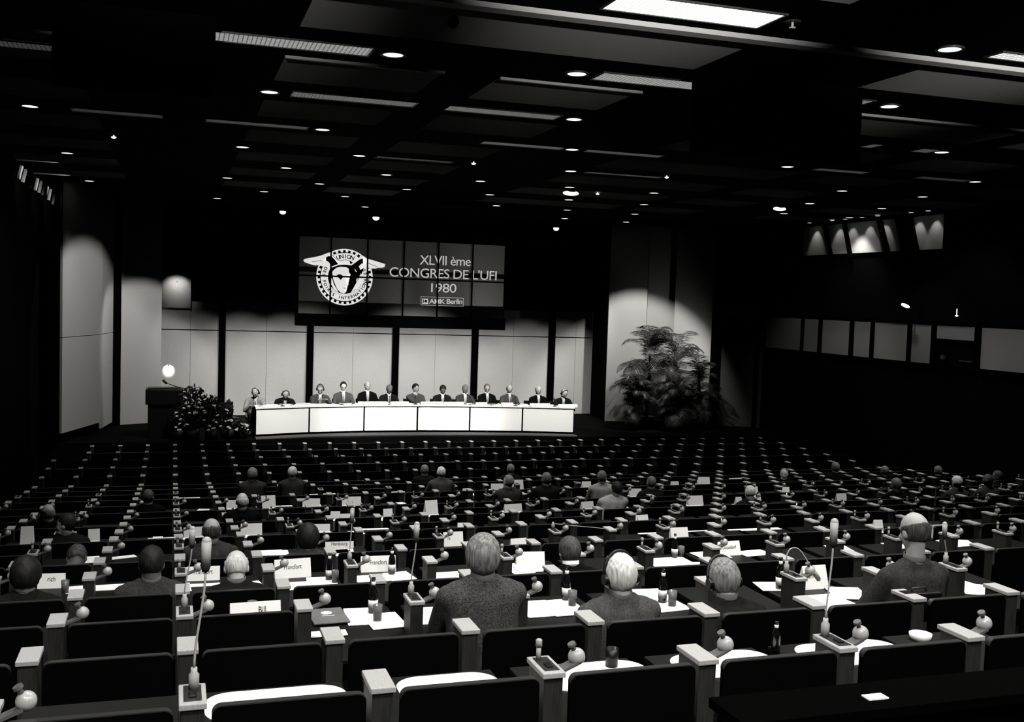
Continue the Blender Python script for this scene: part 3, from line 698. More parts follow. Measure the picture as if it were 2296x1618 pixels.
    # hair
    if style != 'none':
        bm = bmesh.new(); r = bmesh.ops.create_icosphere(bm, subdivisions=5 if near else 4, radius=1)
        for v in r['verts']:
            d = v.co.normalized(); x, y, z = d
            if style == 'fringe': on = -.75 < z < .18+.25*(-y) and y < .30
            elif style == 'thin': on = (z > -.6 and y < .15) or (z > .55 and y < .5)
            else: on = (y < .28+.35*(z > .2) and z > -.95) or (z > .60)
            if z < -.3 and y > -.1: on = False
            k = bushy if on else .86
            if on:
                k *= 1+.020*math.sin(9*x+3*z*rng.random()+HSEED[0])*math.cos(7*z+5*y)
                if near: k *= 1+.012*math.sin(38*x+4*z)
            v.co = Hh(*(Vector((x*.083*k, y*.101*k-.008, z*.103*k+.022))))
        bmesh.ops.smooth_vert(bm, verts=bm.verts, factor=.4)
        part('hair', me_from(bm, smooth=True), M['hair_'+hair], t)
    if 'headset' in extra:
        n = 18; pts = [Hh(.089*math.cos(math.pi*i/n)*bushy, -.004, .015+.119*bushy*math.sin(math.pi*i/n)) for i in range(n+1)]
        hs = part('headset', tube(pts, .0095, 6), M['blackgloss'], t)
        for q in (-1, 1):
            bm = bmesh.new(); cyl(bm, Hh(q*.080, -.006, -.01), .034, Hh(q*.104, -.006, -.01), .030, 16); part('earpiece', me_from(bm), M['blackgloss'], hs)
    if 'glasses' in extra:
        bm = bmesh.new()
        for q in (-1, 1):
            ell(bm, Hh(q*.033, .098, .0), (.021*s, .003*s, .012*s), Rh, 2); cyl(bm, Hh(q*.055, .09, .004), .003, Hh(q*.08, -.01, .0), .003, 6)
        part('glasses', me_from(bm), M['greyprint'], t)
    if 'cap' in extra:
        bm = bmesh.new(); ell(bm, Hh(-.006, .028, .094), (.056*s, .052*s, .036*s), Rh, 3); part('hair_tuft', me_from(bm, smooth=True), M['hair_white'], t)
    return t
_shoe = []
def fuse_shoe():
    if not _shoe:
        bm = bmesh.new(); cap_(bm, (0, -.03, .045), .042, (0, .17, .034), .034); ell(bm, (0, .06, .02), (.042, .13, .02)); _shoe.append(fuse(bm, .02, 'shoe', 1))
    return _shoe[0]
# stage panel -------------------------------------------------------------
TT = STZ+.81
def table():
    t = thing('panel_table', 'long white curved head table of six panels on the stage', 'table', (6.6, 28.8, STZ))
    o0 = Vector((6.6, 28.8, STZ))
    for i in range(6):
        (xa, ya), (xb, yb) = TB[i], TB[i+1]
        d = Vector((xb-xa, yb-ya, 0)); L = d.length; a = math.atan2(d.y, d.x)
        part('front_panel', boxme(.022, L-.022, 0, .03, .09, .77, .004), M['cloth'], t, loc=(xa-6.6, ya-28.8, 0), rot=(0, 0, a))
        part('plinth', boxme(.0, L, .05, .12, 0, .76), M['black'], t, loc=(xa-6.6, ya-28.8, 0), rot=(0, 0, a))
    bm = bmesh.new(); fr = []; 
    for (x, y) in TB:
        fr.append([bm.verts.new((x-6.6, y-28.8-.03, .775)), bm.verts.new((x-6.6, y-28.8+.75, .775)), bm.verts.new((x-6.6, y-28.8+.75, .81)), bm.verts.new((x-6.6, y-28.8-.03, .81))])
    for a, b in zip(fr, fr[1:]):
        for j in range(4): bm.faces.new((a[j], b[j], b[(j+1) % 4], a[(j+1) % 4]))
    bm.faces.new(fr[0]); bm.faces.new(fr[-1][::-1]); bmesh.ops.recalc_face_normals(bm, faces=bm.faces)
    part('table_top', me_from(bm), M['cloth'], t)
    part('side_panel', boxme(-.03, .0, .1, .72, .02, .77), M['black'], t, loc=(TB[0][0]-6.6, TB[0][1]-28.8, 0)); part('side_panel', boxme(0, .03, .1, .72, .02, .77), M['black'], t, loc=(TB[6][0]-6.6, TB[6][1]-28.8, 0))
table()
def tabY(x):
    for (a, b), (c, d) in zip(TB, TB[1:]):
        if x <= c or c == TB[-1][0]: return b+(d-b)*(x-a)/(c-a)
PAN = [(573, 880, 'mid', 'suit_light', 'fringe', 'skinpale', -.5, .25, 'desk', ('headset', 'glasses'), 'man with pale jacket and headset leaning in at left end of head table'),
       (640, 884, 'dark', 'suit_dark', 'fringe', 'skinpale', .1, .35, 'desk', ('headset',), 'bald man in dark suit with headset bent over papers, second from left'),
       (718, 872, 'grey', 'suit_grey', 'full', 'skinpale', -.2, .1, 'read', ('headset', 'glasses'), 'grey suited man holding up a sheet, third from left at head table'),
       (770, 866, 'dark', 'suit_grey', 'full', 'skinpale', .0, .1, 'desk', ('glasses',), 'dark-haired man in light grey suit, fourth from left at head table'),
       (824, 865, 'dark', 'suit_black', 'fringe', 'skin', .15, 0, 'desk', (), 'balding man sitting upright in black suit with white shirt'),
       (873, 872, 'mid', 'suit_dark', 'full', 'skindim', .1, .15, 'desk', ('glasses',), 'man with dark glasses and dark jacket right of the upright black-suited man'),
       (932, 870, 'dark', 'suit_grey', 'full', 'skin', .5, .1, 'chin', (), 'dark-haired man in grey jacket with hand to his chin'),
       (993, 873, 'dark', 'suit_dark', 'full', 'skindim', 0, .35, 'desk', (), 'dark-haired man in dark suit looking down behind the long name plate'),
       (1043, 872, 'mid', 'suit_mid', 'full', 'skindim', .2, .2, 'desk', (), 'grey-haired man in dark grey suit left of a black wall pillar'),
       (1092, 870, 'mid', 'suit_black', 'full', 'skin', -.1, .15, 'desk', ('glasses',), 'broad man in black suit with long tie, fourth from right'),
       (1142, 872, 'mid', 'suit_grey', 'fringe', 'skinpale', -.15, .35, 'desk', ('glasses',), 'bald man in grey suit reading, third from right at head table'),
       (1207, 875, 'dark', 'suit_black', 'fringe', 'skinpale', 0, .3, 'desk', (), 'man in black suit and white shirt front, second from right'),
       (1265, 882, 'dark', 'suit_dark', 'fringe', 'skinpale', .3, .5, 'desk', ('headset',), 'man bent far forward at right end of head table')]
chair_parts = [('seat', boxme(-.23, .23, -.22, .22, .42, .47, .015)), ('backrest', boxme(-.22, .22, -.25, -.21, .55, .86, .012)), ]
leg_me = boxme(-.015, .015, -.015, .015, 0, .42)
def chair(x, y, rz, lab, grp=None):
    t = thing('chair', lab, 'chair', (x, y, STZ), rz, grp)
    for n, me in chair_parts: part(n, me, M['blackgloss'], t)
    for a in (-.2, .2):
        for b in (-.19, .19): part('leg', leg_me, M['blackgloss'], t, loc=(a, b, 0))
        part('back_post', boxme(-.012, .012, -.012, .012, 0, .45), M['blackgloss'], t, loc=(a, -.23, .42))
for i, (x, y, h, su, st, sk, tn, nd, ar, ex, lab) in enumerate(PAN):
    X = aty(x, y, 29.3).x; Y = tabY(X)+.62; p = aty(x, y, Y); X = p.x
    hz = p.z
    person(lab, (X, Y), STZ, hz, math.pi, h, su, sk, st, False, True, tn, nd, ar, TT, ex, 1.06 if h == 'dark' and st == 'full' else 1.0, 'tiegrey' if i in (2, 5, 8, 11) else 'tie', group='speakers at the head table', sc_=1.1)
    chair(X, Y+.42, math.pi, 'dark chair under the speaker %s from the left at head table' % ORD[i], 'dark chairs behind the head table')
chair(1.5, 28.9, -2.6, 'empty dark chair at the left end of head table')
# things on the head table
mic_base = lathe([(0, 0), (.06, 0), (.06, .012), (.02, .022), (0, .022)], 16)
for i, (x, lab) in enumerate(((632, 'thin table microphone left end of head table'), (768, 'dark flat microphone base before the fourth speaker'), (877, 'microphone before the man in dark glasses'), (935, 'large dark microphone and base between seventh and eighth speakers'), (1055, 'dark microphone near the white-topped pillar speaker'), (1100, 'microphone before the broad black-suited man'), (1152, 'microphone and dark box before the bald reading man'), (1232, 'microphone near the right end of head table'))):
    X = aty(x, 900, 28.8).x; Y = tabY(X)+.14
    t = thing('table_microphone', lab, 'microphone', (X, Y, TT), 0, 'microphones on the head table')
    part('base', mic_base, M['blackgloss'], t); part('stem', tube([(0, 0, .02), (0, .02, .12), (0, .06, .2)], .006), M['blackgloss'], t)
    bm = bmesh.new(); ell(bm, (0, .07, .215), (.02, .03, .02)); part('head', me_from(bm, smooth=True), M['foam'], t)
for i, (xa, xb, txt, lab) in enumerate(((805, 872, 'Président', 'long white name plate reading Président on the head table'), (946, 996, 'Secrétaire Général', 'white name plate reading Secrétaire Général'), (997, 1042, 'Vice-Président', 'white name plate reading Vice-Président'), (1067, 1092, '', 'blank white name plate before the broad man'), (1121, 1148, '', 'blank white name plate before the bald reader'), (878, 920, '', 'blank white name plate right of the man in dark glasses'), (1238, 1280, '', 'blank white name plate at right end of head table'), (1180, 1225, '', 'blank white name plate second from the right end'))):
    A = aty(xa, 903, 28.7); B = aty(xb, 903, 28.7); X = (A.x+B.x)/2; Y = tabY(X)+.06; hw = (B.x-A.x)/2
    t = thing('name_plate', lab, 'name plate', (X, Y, TT), 0, 'name plates on the head table')
    bm = bmesh.new(); vs = [bm.verts.new(q) for q in ((-hw, -.03, 0), (hw, -.03, 0), (hw, 0, .09), (-hw, 0, .09), (-hw, .03, 0), (hw, .03, 0))]
    bm.faces.new((vs[0], vs[1], vs[2], vs[3])); bm.faces.new((vs[3], vs[2], vs[5], vs[4])); bm.faces.new((vs[0], vs[3], vs[4])); bm.faces.new((vs[1], vs[5], vs[2])); bm.faces.new((vs[0], vs[4], vs[5], vs[1]))
    part('card', me_from(bm), M['paper'], t)
    if txt:
        me = textme(txt, 1, bold=.01); xr = [v.co.x for v in me.vertices]; mx = max(xr); k = min(hw*1.8/mx, .065/.72)
        for v in me.vertices: v.co = Vector(((v.co.x-mx/2)*k, -.031+.03*(.02+v.co.y*k)/.09*1.0-.002, .018+v.co.y*k))
        part('lettering', me, M['greyprint'], t)
for i, (x, lab) in enumerate(((600, 'white papers at left end of head table'), (700, 'white papers before third speaker'), (850, 'white papers before the upright man'), (1010, 'white papers between eighth and ninth speakers'), (1120, 'white papers before third speaker from right'), (1215, 'white papers near right end'))):
    X = aty(x, 900, 28.9).x; o = part('paper_stack', boxme(-.15, .15, -.11, .11, 0, .015), M['paper'], loc=(X, tabY(X)+.33, TT), rot=(0, 0, .2*(i % 3-1))); tag(o, lab, 'papers', 'papers on the head table')
# lectern
t = thing('lectern', 'tall dark lectern at left of stage with microphone', 'lectern', (-.2, 28.55, STZ))
part('body', boxme(-.40, .44, -.22, .3, 0, .88, .01), M['blackgloss'], t); part('top', boxme(-.46, .46, -.30, .34, .88, 1.28, .02), M['blackgloss'], t)
part('reading_board', boxme(-.40, .40, -.2, .3, 1.28, 1.30), M['blackgloss'], t)
t = thing('boom_microphone', 'dark boom microphone on a thin stand beside the lectern', 'microphone', (.45, 28.35, STZ))
part('stand', tube([(0, 0, .01), (0, 0, 1.28)], .012), M['blackgloss'], t); part('boom', tube([(-.62, 0, 1.44), (-.3, 0, 1.33), (0, 0, 1.27), (.35, 0, 1.2)], .010), M['blackgloss'], t)
bm = bmesh.new(); cap_(bm, (-.60, 0, 1.43), .028, (-.68, 0, 1.50), .028); part('head', me_from(bm, smooth=True), M['foam'], t)
part('foot', lathe([(0, 0), (.14, 0), (.13, .015), (0, .03)], 18), M['blackgloss'], t)
# flowers by the lectern
def leafy(bm, c, rad, n, size, rng, flat=.6):
    for _ in range(n):
        a = rng.uniform(0, 2*math.pi); u = rng.uniform(-1, 1); r = rng.random()**.4
        p = Vector((math.cos(a)*math.sqrt(1-u*u)*rad[0]*r, math.sin(a)*math.sqrt(1-u*u)*rad[1]*r, u*rad[2]*r))+Vector(c)
        d = Vector((rng.gauss(0, 1), rng.gauss(0, 1), rng.gauss(0, .6))).normalized(); e = d.orthogonal().normalized(); s = size*rng.uniform(.6, 1.3)
        e = Matrix.Rotation(rng.uniform(0, 6.28), 3, d)@e; k = d.cross(e)
        vs = [bm.verts.new(p+e*s), bm.verts.new(p+k*s*.38+d*s*.12), bm.verts.new(p-e*s*.8), bm.verts.new(p-k*s*.38+d*s*.12)]
        bm.faces.new(vs)
FL = [(432, 925, .52, .62, 'dark leafy azalea bush with pale blooms right of the lectern', 1), (475, 940, .42, .5, 'dark azalea bush with white blooms between lectern and head table', 2), (403, 945, .36, .36, 'low dark flowering bush at foot of the lectern', 3), (512, 945, .13, .42, 'slim dark flowering plant before the stage wall pillar', 4), (540, 968, .22, .16, 'low dark plant at left end of head table', 5)]
for x, y, rw, rh, lab, sd in FL:
    rng = random.Random(sd); Yp = 27.95+.05*sd; p = aty(x, y, Yp)
    t = thing('flowering_bush', lab, 'plant', (p.x, Yp, STZ), 0, 'flowering bushes beside the lectern')
    cz = max(p.z-STZ, rh+.18); rw *= .85
    bm = bmesh.new(); leafy(bm, (0, 0, cz), (rw, .3, rh), 700, .075, rng); part('foliage', me_from(bm), M['bush'], t)
    bm = bmesh.new()
    for _ in range(11):
        a = rng.uniform(-1, 1); b = rng.uniform(-.9, .6); ell(bm, (a*rw*.8, -.26+rng.uniform(-.05, .03), cz+b*rh*.9), (.05, .03, .026), Matrix.Rotation(rng.uniform(-.6, .6), 3, 'Y'), 1)
    b_ = part('blooms', me_from(bm), M['bloom'], t); b_['kind'] = 'stuff'
    part('pot', lathe([(0, 0), (.15, 0), (.2, .26), (.17, .26), (0, .22)], 18), M['pot'], t)
    bm = bmesh.new(); cyl(bm, (0, 0, .2), .02, (0, 0, cz), .015, 6); part('stem', me_from(bm), M['trunk'], t)
# palms
def palm(x, Yp, h, nf, fl, lab, sd, spread=1.0):
    rng = random.Random(sd); p = aty(x, 930, Yp)
    t = thing('potted_palm', lab, 'palm', (p.x, Yp, STZ), 0, 'palms on the right of the stage')
    part('pot', lathe([(0, 0), (.2, 0), (.27, .36), (.24, .36), (0, .3)], 20), M['pot'], t)
    tr = [(0, 0, .25)]
    for i in range(1, 6): tr.append((.03*math.sin(i+sd), .02*math.cos(i), .25+(h-.25)*i/5))
    part('trunk', tube(tr, [.07, .065, .06, .055, .05, .05]), M['trunk'], t)
    for k in range(nf):
        az = 2*math.pi*k/nf*1.618*2+rng.uniform(-.2, .2); low = rng.random()
        el = .15+1.15*(1-low**.8); L = fl*rng.uniform(.75, 1.1); hz = h-low*h*.62
        dr = Vector((math.cos(az)*spread, math.sin(az)*.6, 0)); pts = []
        for i in range(15):
            s = i/14; e = el-s*s*2.0
            pts.append((Vector((0, 0, hz)) if not pts else pts[-1]+(dr*math.cos(e)+Vector((0, 0, math.sin(e))))*L/14))
        bm = bmesh.new()
        for i in range(1, 15):
            pp = pts[i]; tg = (pts[i]-pts[i-1]).normalized(); sd_ = tg.cross(Vector((0, 0, 1)))
            if sd_.length < .01: sd_ = Vector((1, 0, 0))
            sd_.normalize(); nn = sd_.cross(tg)
            for q in (-1, 1):
                for sub in (0, .5):
                    base = pts[i-1]+(pp-pts[i-1])*sub
                    ll = .36*L*math.sin(math.pi*min(.98, (i+sub)/15.5)**.8)+.04
                    dd = (sd_*q*.9+tg*.55-nn*.0+Vector((0, 0, -.28+rng.uniform(-.15, .1)))).normalized()
                    wv = tg*.011
                    tip = base+dd*ll; mid = base+dd*ll*.5+Vector((0, 0, .02))
                    a = bm.verts.new(base-wv*.6); b = bm.verts.new(base+wv*.6); c = bm.verts.new(mid+wv); d = bm.verts.new(mid-wv); e_ = bm.verts.new(tip+Vector((0, 0, -.06*ll)))
                    bm.faces.new((a, b, c, d)); bm.faces.new((d, c, e_))
        fo = part('frond', me_from(bm), M['leaf'], t)
        part('midrib', tube([tuple(v) for v in pts], [.010*(1-.8*i/14)+.001 for i in range(15)], 5), M['leaf'], fo)
palm(1450, 29.6, 2.75, 44, 1.25, 'tallest potted palm on the left of the palm group', 11)
palm(1510, 29.3, 2.45, 42, 1.25, 'broad potted palm in the middle of the palm group', 12)
palm(1565, 29.1, 1.85, 34, 1.05, 'shorter potted palm at the right of the palm group', 13)
palm(1420, 29.2, 1.35, 28, .95, 'low bushy palm at the lower left of the palm group', 14)
palm(1520, 28.7, 1.2, 28, .95, 'low bushy palm in front of the palm group', 15)
# dim notice board on the right
p = aty(1657, 738, 29.5); t = thing('notice_board', 'dim dark board with faint rows of lines beside the right windows', 'board', (p.x, 29.45, p.z-.42))
part('board', boxme(-.42, .42, 0, .04, 0, .84, .005), M['black'], t)
bm = bmesh.new()
for i in range(4):
    for j in range(3): box(bm, -.26+.2*j, -.10+.2*j, -.006, 0, .18+.15*i, .22+.15*i)
part('line_strips', me_from(bm), M['greyboard'], t)
p = aty(1657, 803, 29.4); t = thing('wall_disc', 'round dim emblem disc under the dark notice board', 'disc', (p.x, 29.4, p.z))
bm = bmesh.new(); cyl(bm, (0, 0, 0), .16, (0, .04, 0), .16, 28); part('rim', me_from(bm), M['greyboard'], t)
bm = bmesh.new(); cyl(bm, (0, -.01, 0), .11, (0, -.001, 0), .11, 28); part('face', me_from(bm), M['black'], t)
# ------------------------------------------------------------------ seat and desk rows
post_me = boxme(-.038, .038, -.085, .085, 0, 1, 0)
cap_me = boxme(-.046, .046, -.098, .098, -.022, 0, .004)
def roundpanel(x0, x1, z0, z1, r, y0, y1):
    pts = [(x0, z0), (x1, z0)]
    for i in range(6):
        a = math.pi/2*i/5; pts.append((x1-r+r*math.cos(a), z1-r+r*math.sin(a)))
    for i in range(6):
        a = math.pi/2+math.pi/2*i/5; pts.append((x0+r+r*math.cos(a), z1-r+r*math.sin(a)))
    return plate(pts, y0, y1)
back_me = roundpanel(.062, PW-.062, -.68, -.012, .03, -.105, -.085)
pan_me = roundpanel(.062, PW-.062, -.50, -.012, .03, -.105, -.08)
def trimme(x0, x1, z1, r, y0, y1):
    pts = []
    for i in range(6):
        a = math.pi*(1-i/10); pts.append((x0+r+r*math.cos(a), z1-r+r*math.sin(a)))
    for i in range(6):
        a = math.pi/2*(1-i/5); pts.append((x1-r+r*math.cos(a), z1-r+r*math.sin(a)))
    bm = bmesh.new(); prev = None
    for x, z in pts:
        q = [bm.verts.new((x, y0, z-.002)), bm.verts.new((x, y0, z+.003)), bm.verts.new((x, y1, z+.003)), bm.verts.new((x, y1, z-.002))]
        if prev:
            for j in range(4): bm.faces.new((prev[j], q[j], q[(j+1) % 4], prev[(j+1) % 4]))
        else: bm.faces.new(q)
        prev = q
    bm.faces.new(prev[::-1]); bmesh.ops.recalc_face_normals(bm, faces=bm.faces)
    return me_from(bm)
trim_me = trimme(.062, PW-.062, -.012, .03, -.107, -.078)
seat_me = boxme(.07, PW-.07, -.05, .40, -.09, 0, .02)
desk_open = boxme(.043, PW-.043, -.36, .58, -.025, 0, .004)
desk_shut = boxme(.043, PW-.043, -.075, .58, -.025, 0, .004)
plate_me = boxme(-.030, .030, -.07, .075, 0, .003, .001)
sw_me = boxme(-.013, .013, -.045, .0, .003, .009, .002)
for me in (post_me,): me.materials.append(M['post'])
lamp_ball = None
def lamp_meshes():
    bm = bmesh.new(); r = bmesh.ops.create_icosphere(bm, subdivisions=3, radius=.034)
    ball = me_from(bm, smooth=True)
    bm = bmesh.new(); cyl(bm, (-.012, -.004, .026), .009, (-.022, -.006, .046), .009, 10); cyl(bm, (-.022, -.006, .046), .017, (-.027, -.007, .056), .016, 14)
    knob = me_from(bm)
    bm = bmesh.new()
    vs = []
    for (x, z) in ((-.085, -.045), (-.005, -.012)):
        for y in (-.035, .02): vs += [bm.verts.new((x, y, z)), bm.verts.new((x, y, z-.012))]
    for f in ((0, 1, 5, 4), (2, 6, 7, 3), (0, 4, 6, 2), (1, 3, 7, 5), (0, 2, 3, 1), (4, 5, 7, 6)): bm.faces.new([vs[q] for q in f])
    arm = me_from(bm)
    return ball, knob, arm
BALL, KNOB, ARM = lamp_meshes()
LAMPSPOT = []
def ball_lamp(x, y, z, lab, lit):
    t = thing('ball_lamp', lab, 'lamp', (x+.125, y+.0, z+.022), 0, 'ball lamps on the desk posts')
    part('lamp_ball', BALL, M['chrome'], t); part('knob', KNOB, M['arm'], t); part('arm', ARM, M['arm'], t)
    if lit: spot('ball_lamp_beam', (x+.14, y+.03, z-.02), (x+.30, y+.22, z-.22), lit, 95, .25, .01, t)
MICSTUB = tube([(0, 0, 0), (0, 0, .05)], .010); MICTIP = lathe([(0, .05), (.013, .05), (.013, .075), (.008, .08), (0, .08)], 12)
def stub_mic(x, y, z, lab):
    t = thing('desk_microphone', lab, 'microphone', (x-.012, y+.055, z+.003), 0, 'short microphones on the console posts')
    part('stem', MICSTUB, M['steel'], t); part('tip', MICTIP, M['micgrey'], t)
def tall_mic(x, y, z, top, lab, foam=True, bend=None):
    """top: world position of the microphone head"""
    t = thing('gooseneck_microphone', lab, 'microphone', (x, y, z+.003), 0)
    v = Vector(top)-Vector((x, y, z+.003)); 
    part('collar', lathe([(0, 0), (.018, 0), (.018, .05), (.011, .06), (.011, .075), (0, .075)], 16), M['steel'], t)
    if bend:
        pts = [Vector((0, 0, .07))]+[Vector(b) for b in bend]+[v]
        fine = []
        for i in range(len(pts)-1):
            p0 = pts[max(i-1, 0)]; p1 = pts[i]; p2 = pts[i+1]; p3 = pts[min(i+2, len(pts)-1)]
            for s in range(5):
                q = s/5; fine.append(.5*((2*p1)+(p2-p0)*q+(2*p0-5*p1+4*p2-p3)*q*q+(3*p1-p0-3*p2+p3)*q**3))
        fine.append(v); pts = fine
    else:
        pts = []
        for i in range(13):
            q = i/12; e = 3*q*q-2*q*q*q; pts.append(Vector((v.x*e, v.y*e, .07+(v.z-.07)*q)))
    part('gooseneck', tube([tuple(q) for q in pts], .0042, 6), M['steel'], t)
    dn = (pts[-1]-pts[-2]).normalized()
    bm = bmesh.new(); cyl(bm, v-dn*.006, .011, v+dn*.018, .019, 14); part('sleeve', me_from(bm, smooth=True), M['foam'], t)
    bm = bmesh.new(); cyl(bm, v+dn*.018, .016, v+dn*.10, .017, 14); ell(bm, v+dn*.10, (.017,)*3); part('head', me_from(bm, smooth=True), M['micgrey'], t)
# audience definition: (px, py, k, hair, suit, style, skin, extras, opts, label)
AUD = [
 (1082, 1250, 1, 'grey', 'suit_tweed', 'full', 'skin', (), dict(near=True, bushy=1.12, turn=-.05, spread=1.0), 'grey-haired man in tweed jacket seen from behind, centre foreground'),
 (1390, 1292, 1, 'white', 'suit_grey', 'full', 'skinpale', ('headset', 'cap'), dict(near=True, bushy=1.08, turn=.05, nod=.15), 'white-haired man with dark headband right of the tweed-jacketed man'),
 (1622, 1302, 1, 'grey', 'suit_dark', 'full', 'skin', ('headset',), dict(near=True, bushy=1.10, nod=.2), 'man with streaky pale hair and black headset in dark suit'),
 (2050, 1192, 1, 'dim', 'suit_mid', 'fringe', 'skin', (), dict(near=True, arms='wide', nod=.15, hlx=.07), 'balding man in grey jacket with elbows spread at far right foreground'),
 (530, 1272, 3, 'white', 'suit_dark', 'fringe', 'skinpale', (), dict(near=True, nod=.3), 'bald white-haired man behind the Bill sign at left'),
 (340, 1264, 3, 'dark', 'suit_mid', 'full', 'skindim', (), dict(nod=.4, bushy=1.05), 'dark-haired man bent over white papers at left'),
 (58, 1292, 3, 'dark', 'suit_dark', 'full', 'skindim', (), dict(bushy=1.2), 'dark-haired person cut by the left edge of the picture'),
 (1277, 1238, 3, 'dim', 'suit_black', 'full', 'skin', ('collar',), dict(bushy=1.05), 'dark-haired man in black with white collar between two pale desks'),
 (474, 1190, 5, 'dim', 'suit_mid', 'fringe', 'skin', (), dict(), 'balding man in grey suit beyond the tall left microphone'),
 (690, 1208, 5, 'dark', 'suit_mid', 'full', 'skindim', (), dict(bushy=1.3), 'person with large round black hair beyond the Francfort sign'),
 (172, 1245, 5, 'dim', 'suit_mid', 'thin', 'skindim', (), dict(nod=.5, lean_side=.3), 'grey-haired man leaning over in grey jacket at far left'),
 (148, 1175, 7, 'dark', 'suit_dark', 'full', 'skinpale', (), dict(turn=1.2), 'dark-haired person turned in profile at far left'),
 (543, 1124, 9, 'white', 'suit_black', 'fringe', 'skinpale', (), dict(), 'bald man in black suit before the stage bushes'),
 (108, 1150, 9, 'grey', 'suit_black', 'fringe', 'skin', (), dict(), 'grey bald head in dark suit near the left edge'),
 (1140, 1080, 11, 'grey', 'suit_mid', 'thin', 'skinpale', (), dict(turn=.4), 'balding man in grey jacket below the right table half'),
 (1225, 1074, 11, 'mid', 'suit_dark', 'full', 'skin', (), dict(), 'dim grey-haired person right of the balding grey-jacketed man'),
 (1350, 1070, 11, 'mid', 'suit_light', 'thin', 'skinpale', (), dict(turn=-.9), 'person in pale clothes turned sideways amid middle rows'),
 (1383, 1092, 9, 'dark', 'suit_light', 'full', 'skin', (), dict(lean_side=.3), 'person in light jacket leaning to the right in middle rows'),
 (1460, 1082, 11, 'mid', 'suit_dark', 'thin', 'skinpale', (), dict(), 'small pale-headed person right of the light-jacketed person'),
 (1682, 1104, 9, 'white', 'suit_dark', 'fringe', 'skinpale', (), dict(nod=.3), 'bright bald head in the right middle rows'),
 (566, 1064, 13, 'grey', 'suit_mid', 'full', 'skin', (), dict(bushy=1.1), 'grey-haired man in grey jacket in far left rows'),
 (656, 1060, 13, 'white', 'suit_mid', 'full', 'skinpale', (), dict(turn=-.4), 'white-haired man in far rows left of centre'),
 (952, 1054, 15, 'grey', 'suit_dark', 'full', 'skin', (), dict(), 'grey-haired head in far rows under the middle of head table'),
 (989, 1060, 13, 'white', 'suit_grey', 'thin', 'skinpale', (), dict(arms='wide'), 'man in grey jacket with broad shoulders in the far middle rows'),
 (1145, 1052, 15, 'grey', 'suit_dark', 'full', 'skin', (), dict(), 'pale grey head in far rows under right half of head table'),
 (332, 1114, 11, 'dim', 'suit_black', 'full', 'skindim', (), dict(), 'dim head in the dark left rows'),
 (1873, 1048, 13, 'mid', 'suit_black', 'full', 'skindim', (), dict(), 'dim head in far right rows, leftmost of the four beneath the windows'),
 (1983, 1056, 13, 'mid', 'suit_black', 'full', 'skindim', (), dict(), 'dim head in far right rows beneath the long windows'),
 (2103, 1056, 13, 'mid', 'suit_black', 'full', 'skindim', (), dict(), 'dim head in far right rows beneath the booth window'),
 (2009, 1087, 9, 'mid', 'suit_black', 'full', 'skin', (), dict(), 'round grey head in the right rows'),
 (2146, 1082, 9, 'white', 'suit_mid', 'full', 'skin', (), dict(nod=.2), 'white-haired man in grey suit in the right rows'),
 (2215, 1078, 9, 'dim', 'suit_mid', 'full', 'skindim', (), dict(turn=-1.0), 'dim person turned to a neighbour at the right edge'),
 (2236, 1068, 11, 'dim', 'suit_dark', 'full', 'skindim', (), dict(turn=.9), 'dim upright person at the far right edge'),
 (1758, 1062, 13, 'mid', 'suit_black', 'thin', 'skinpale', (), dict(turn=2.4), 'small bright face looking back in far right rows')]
occupied = set()
for a in AUD:
    k = a[2]; Y = rowY(k)+.34; p = aty(a[0], a[1], Y)
    i = math.floor((p.x-PX0)/PW); occupied.add((k, i)); occupied.add((k+1, i))
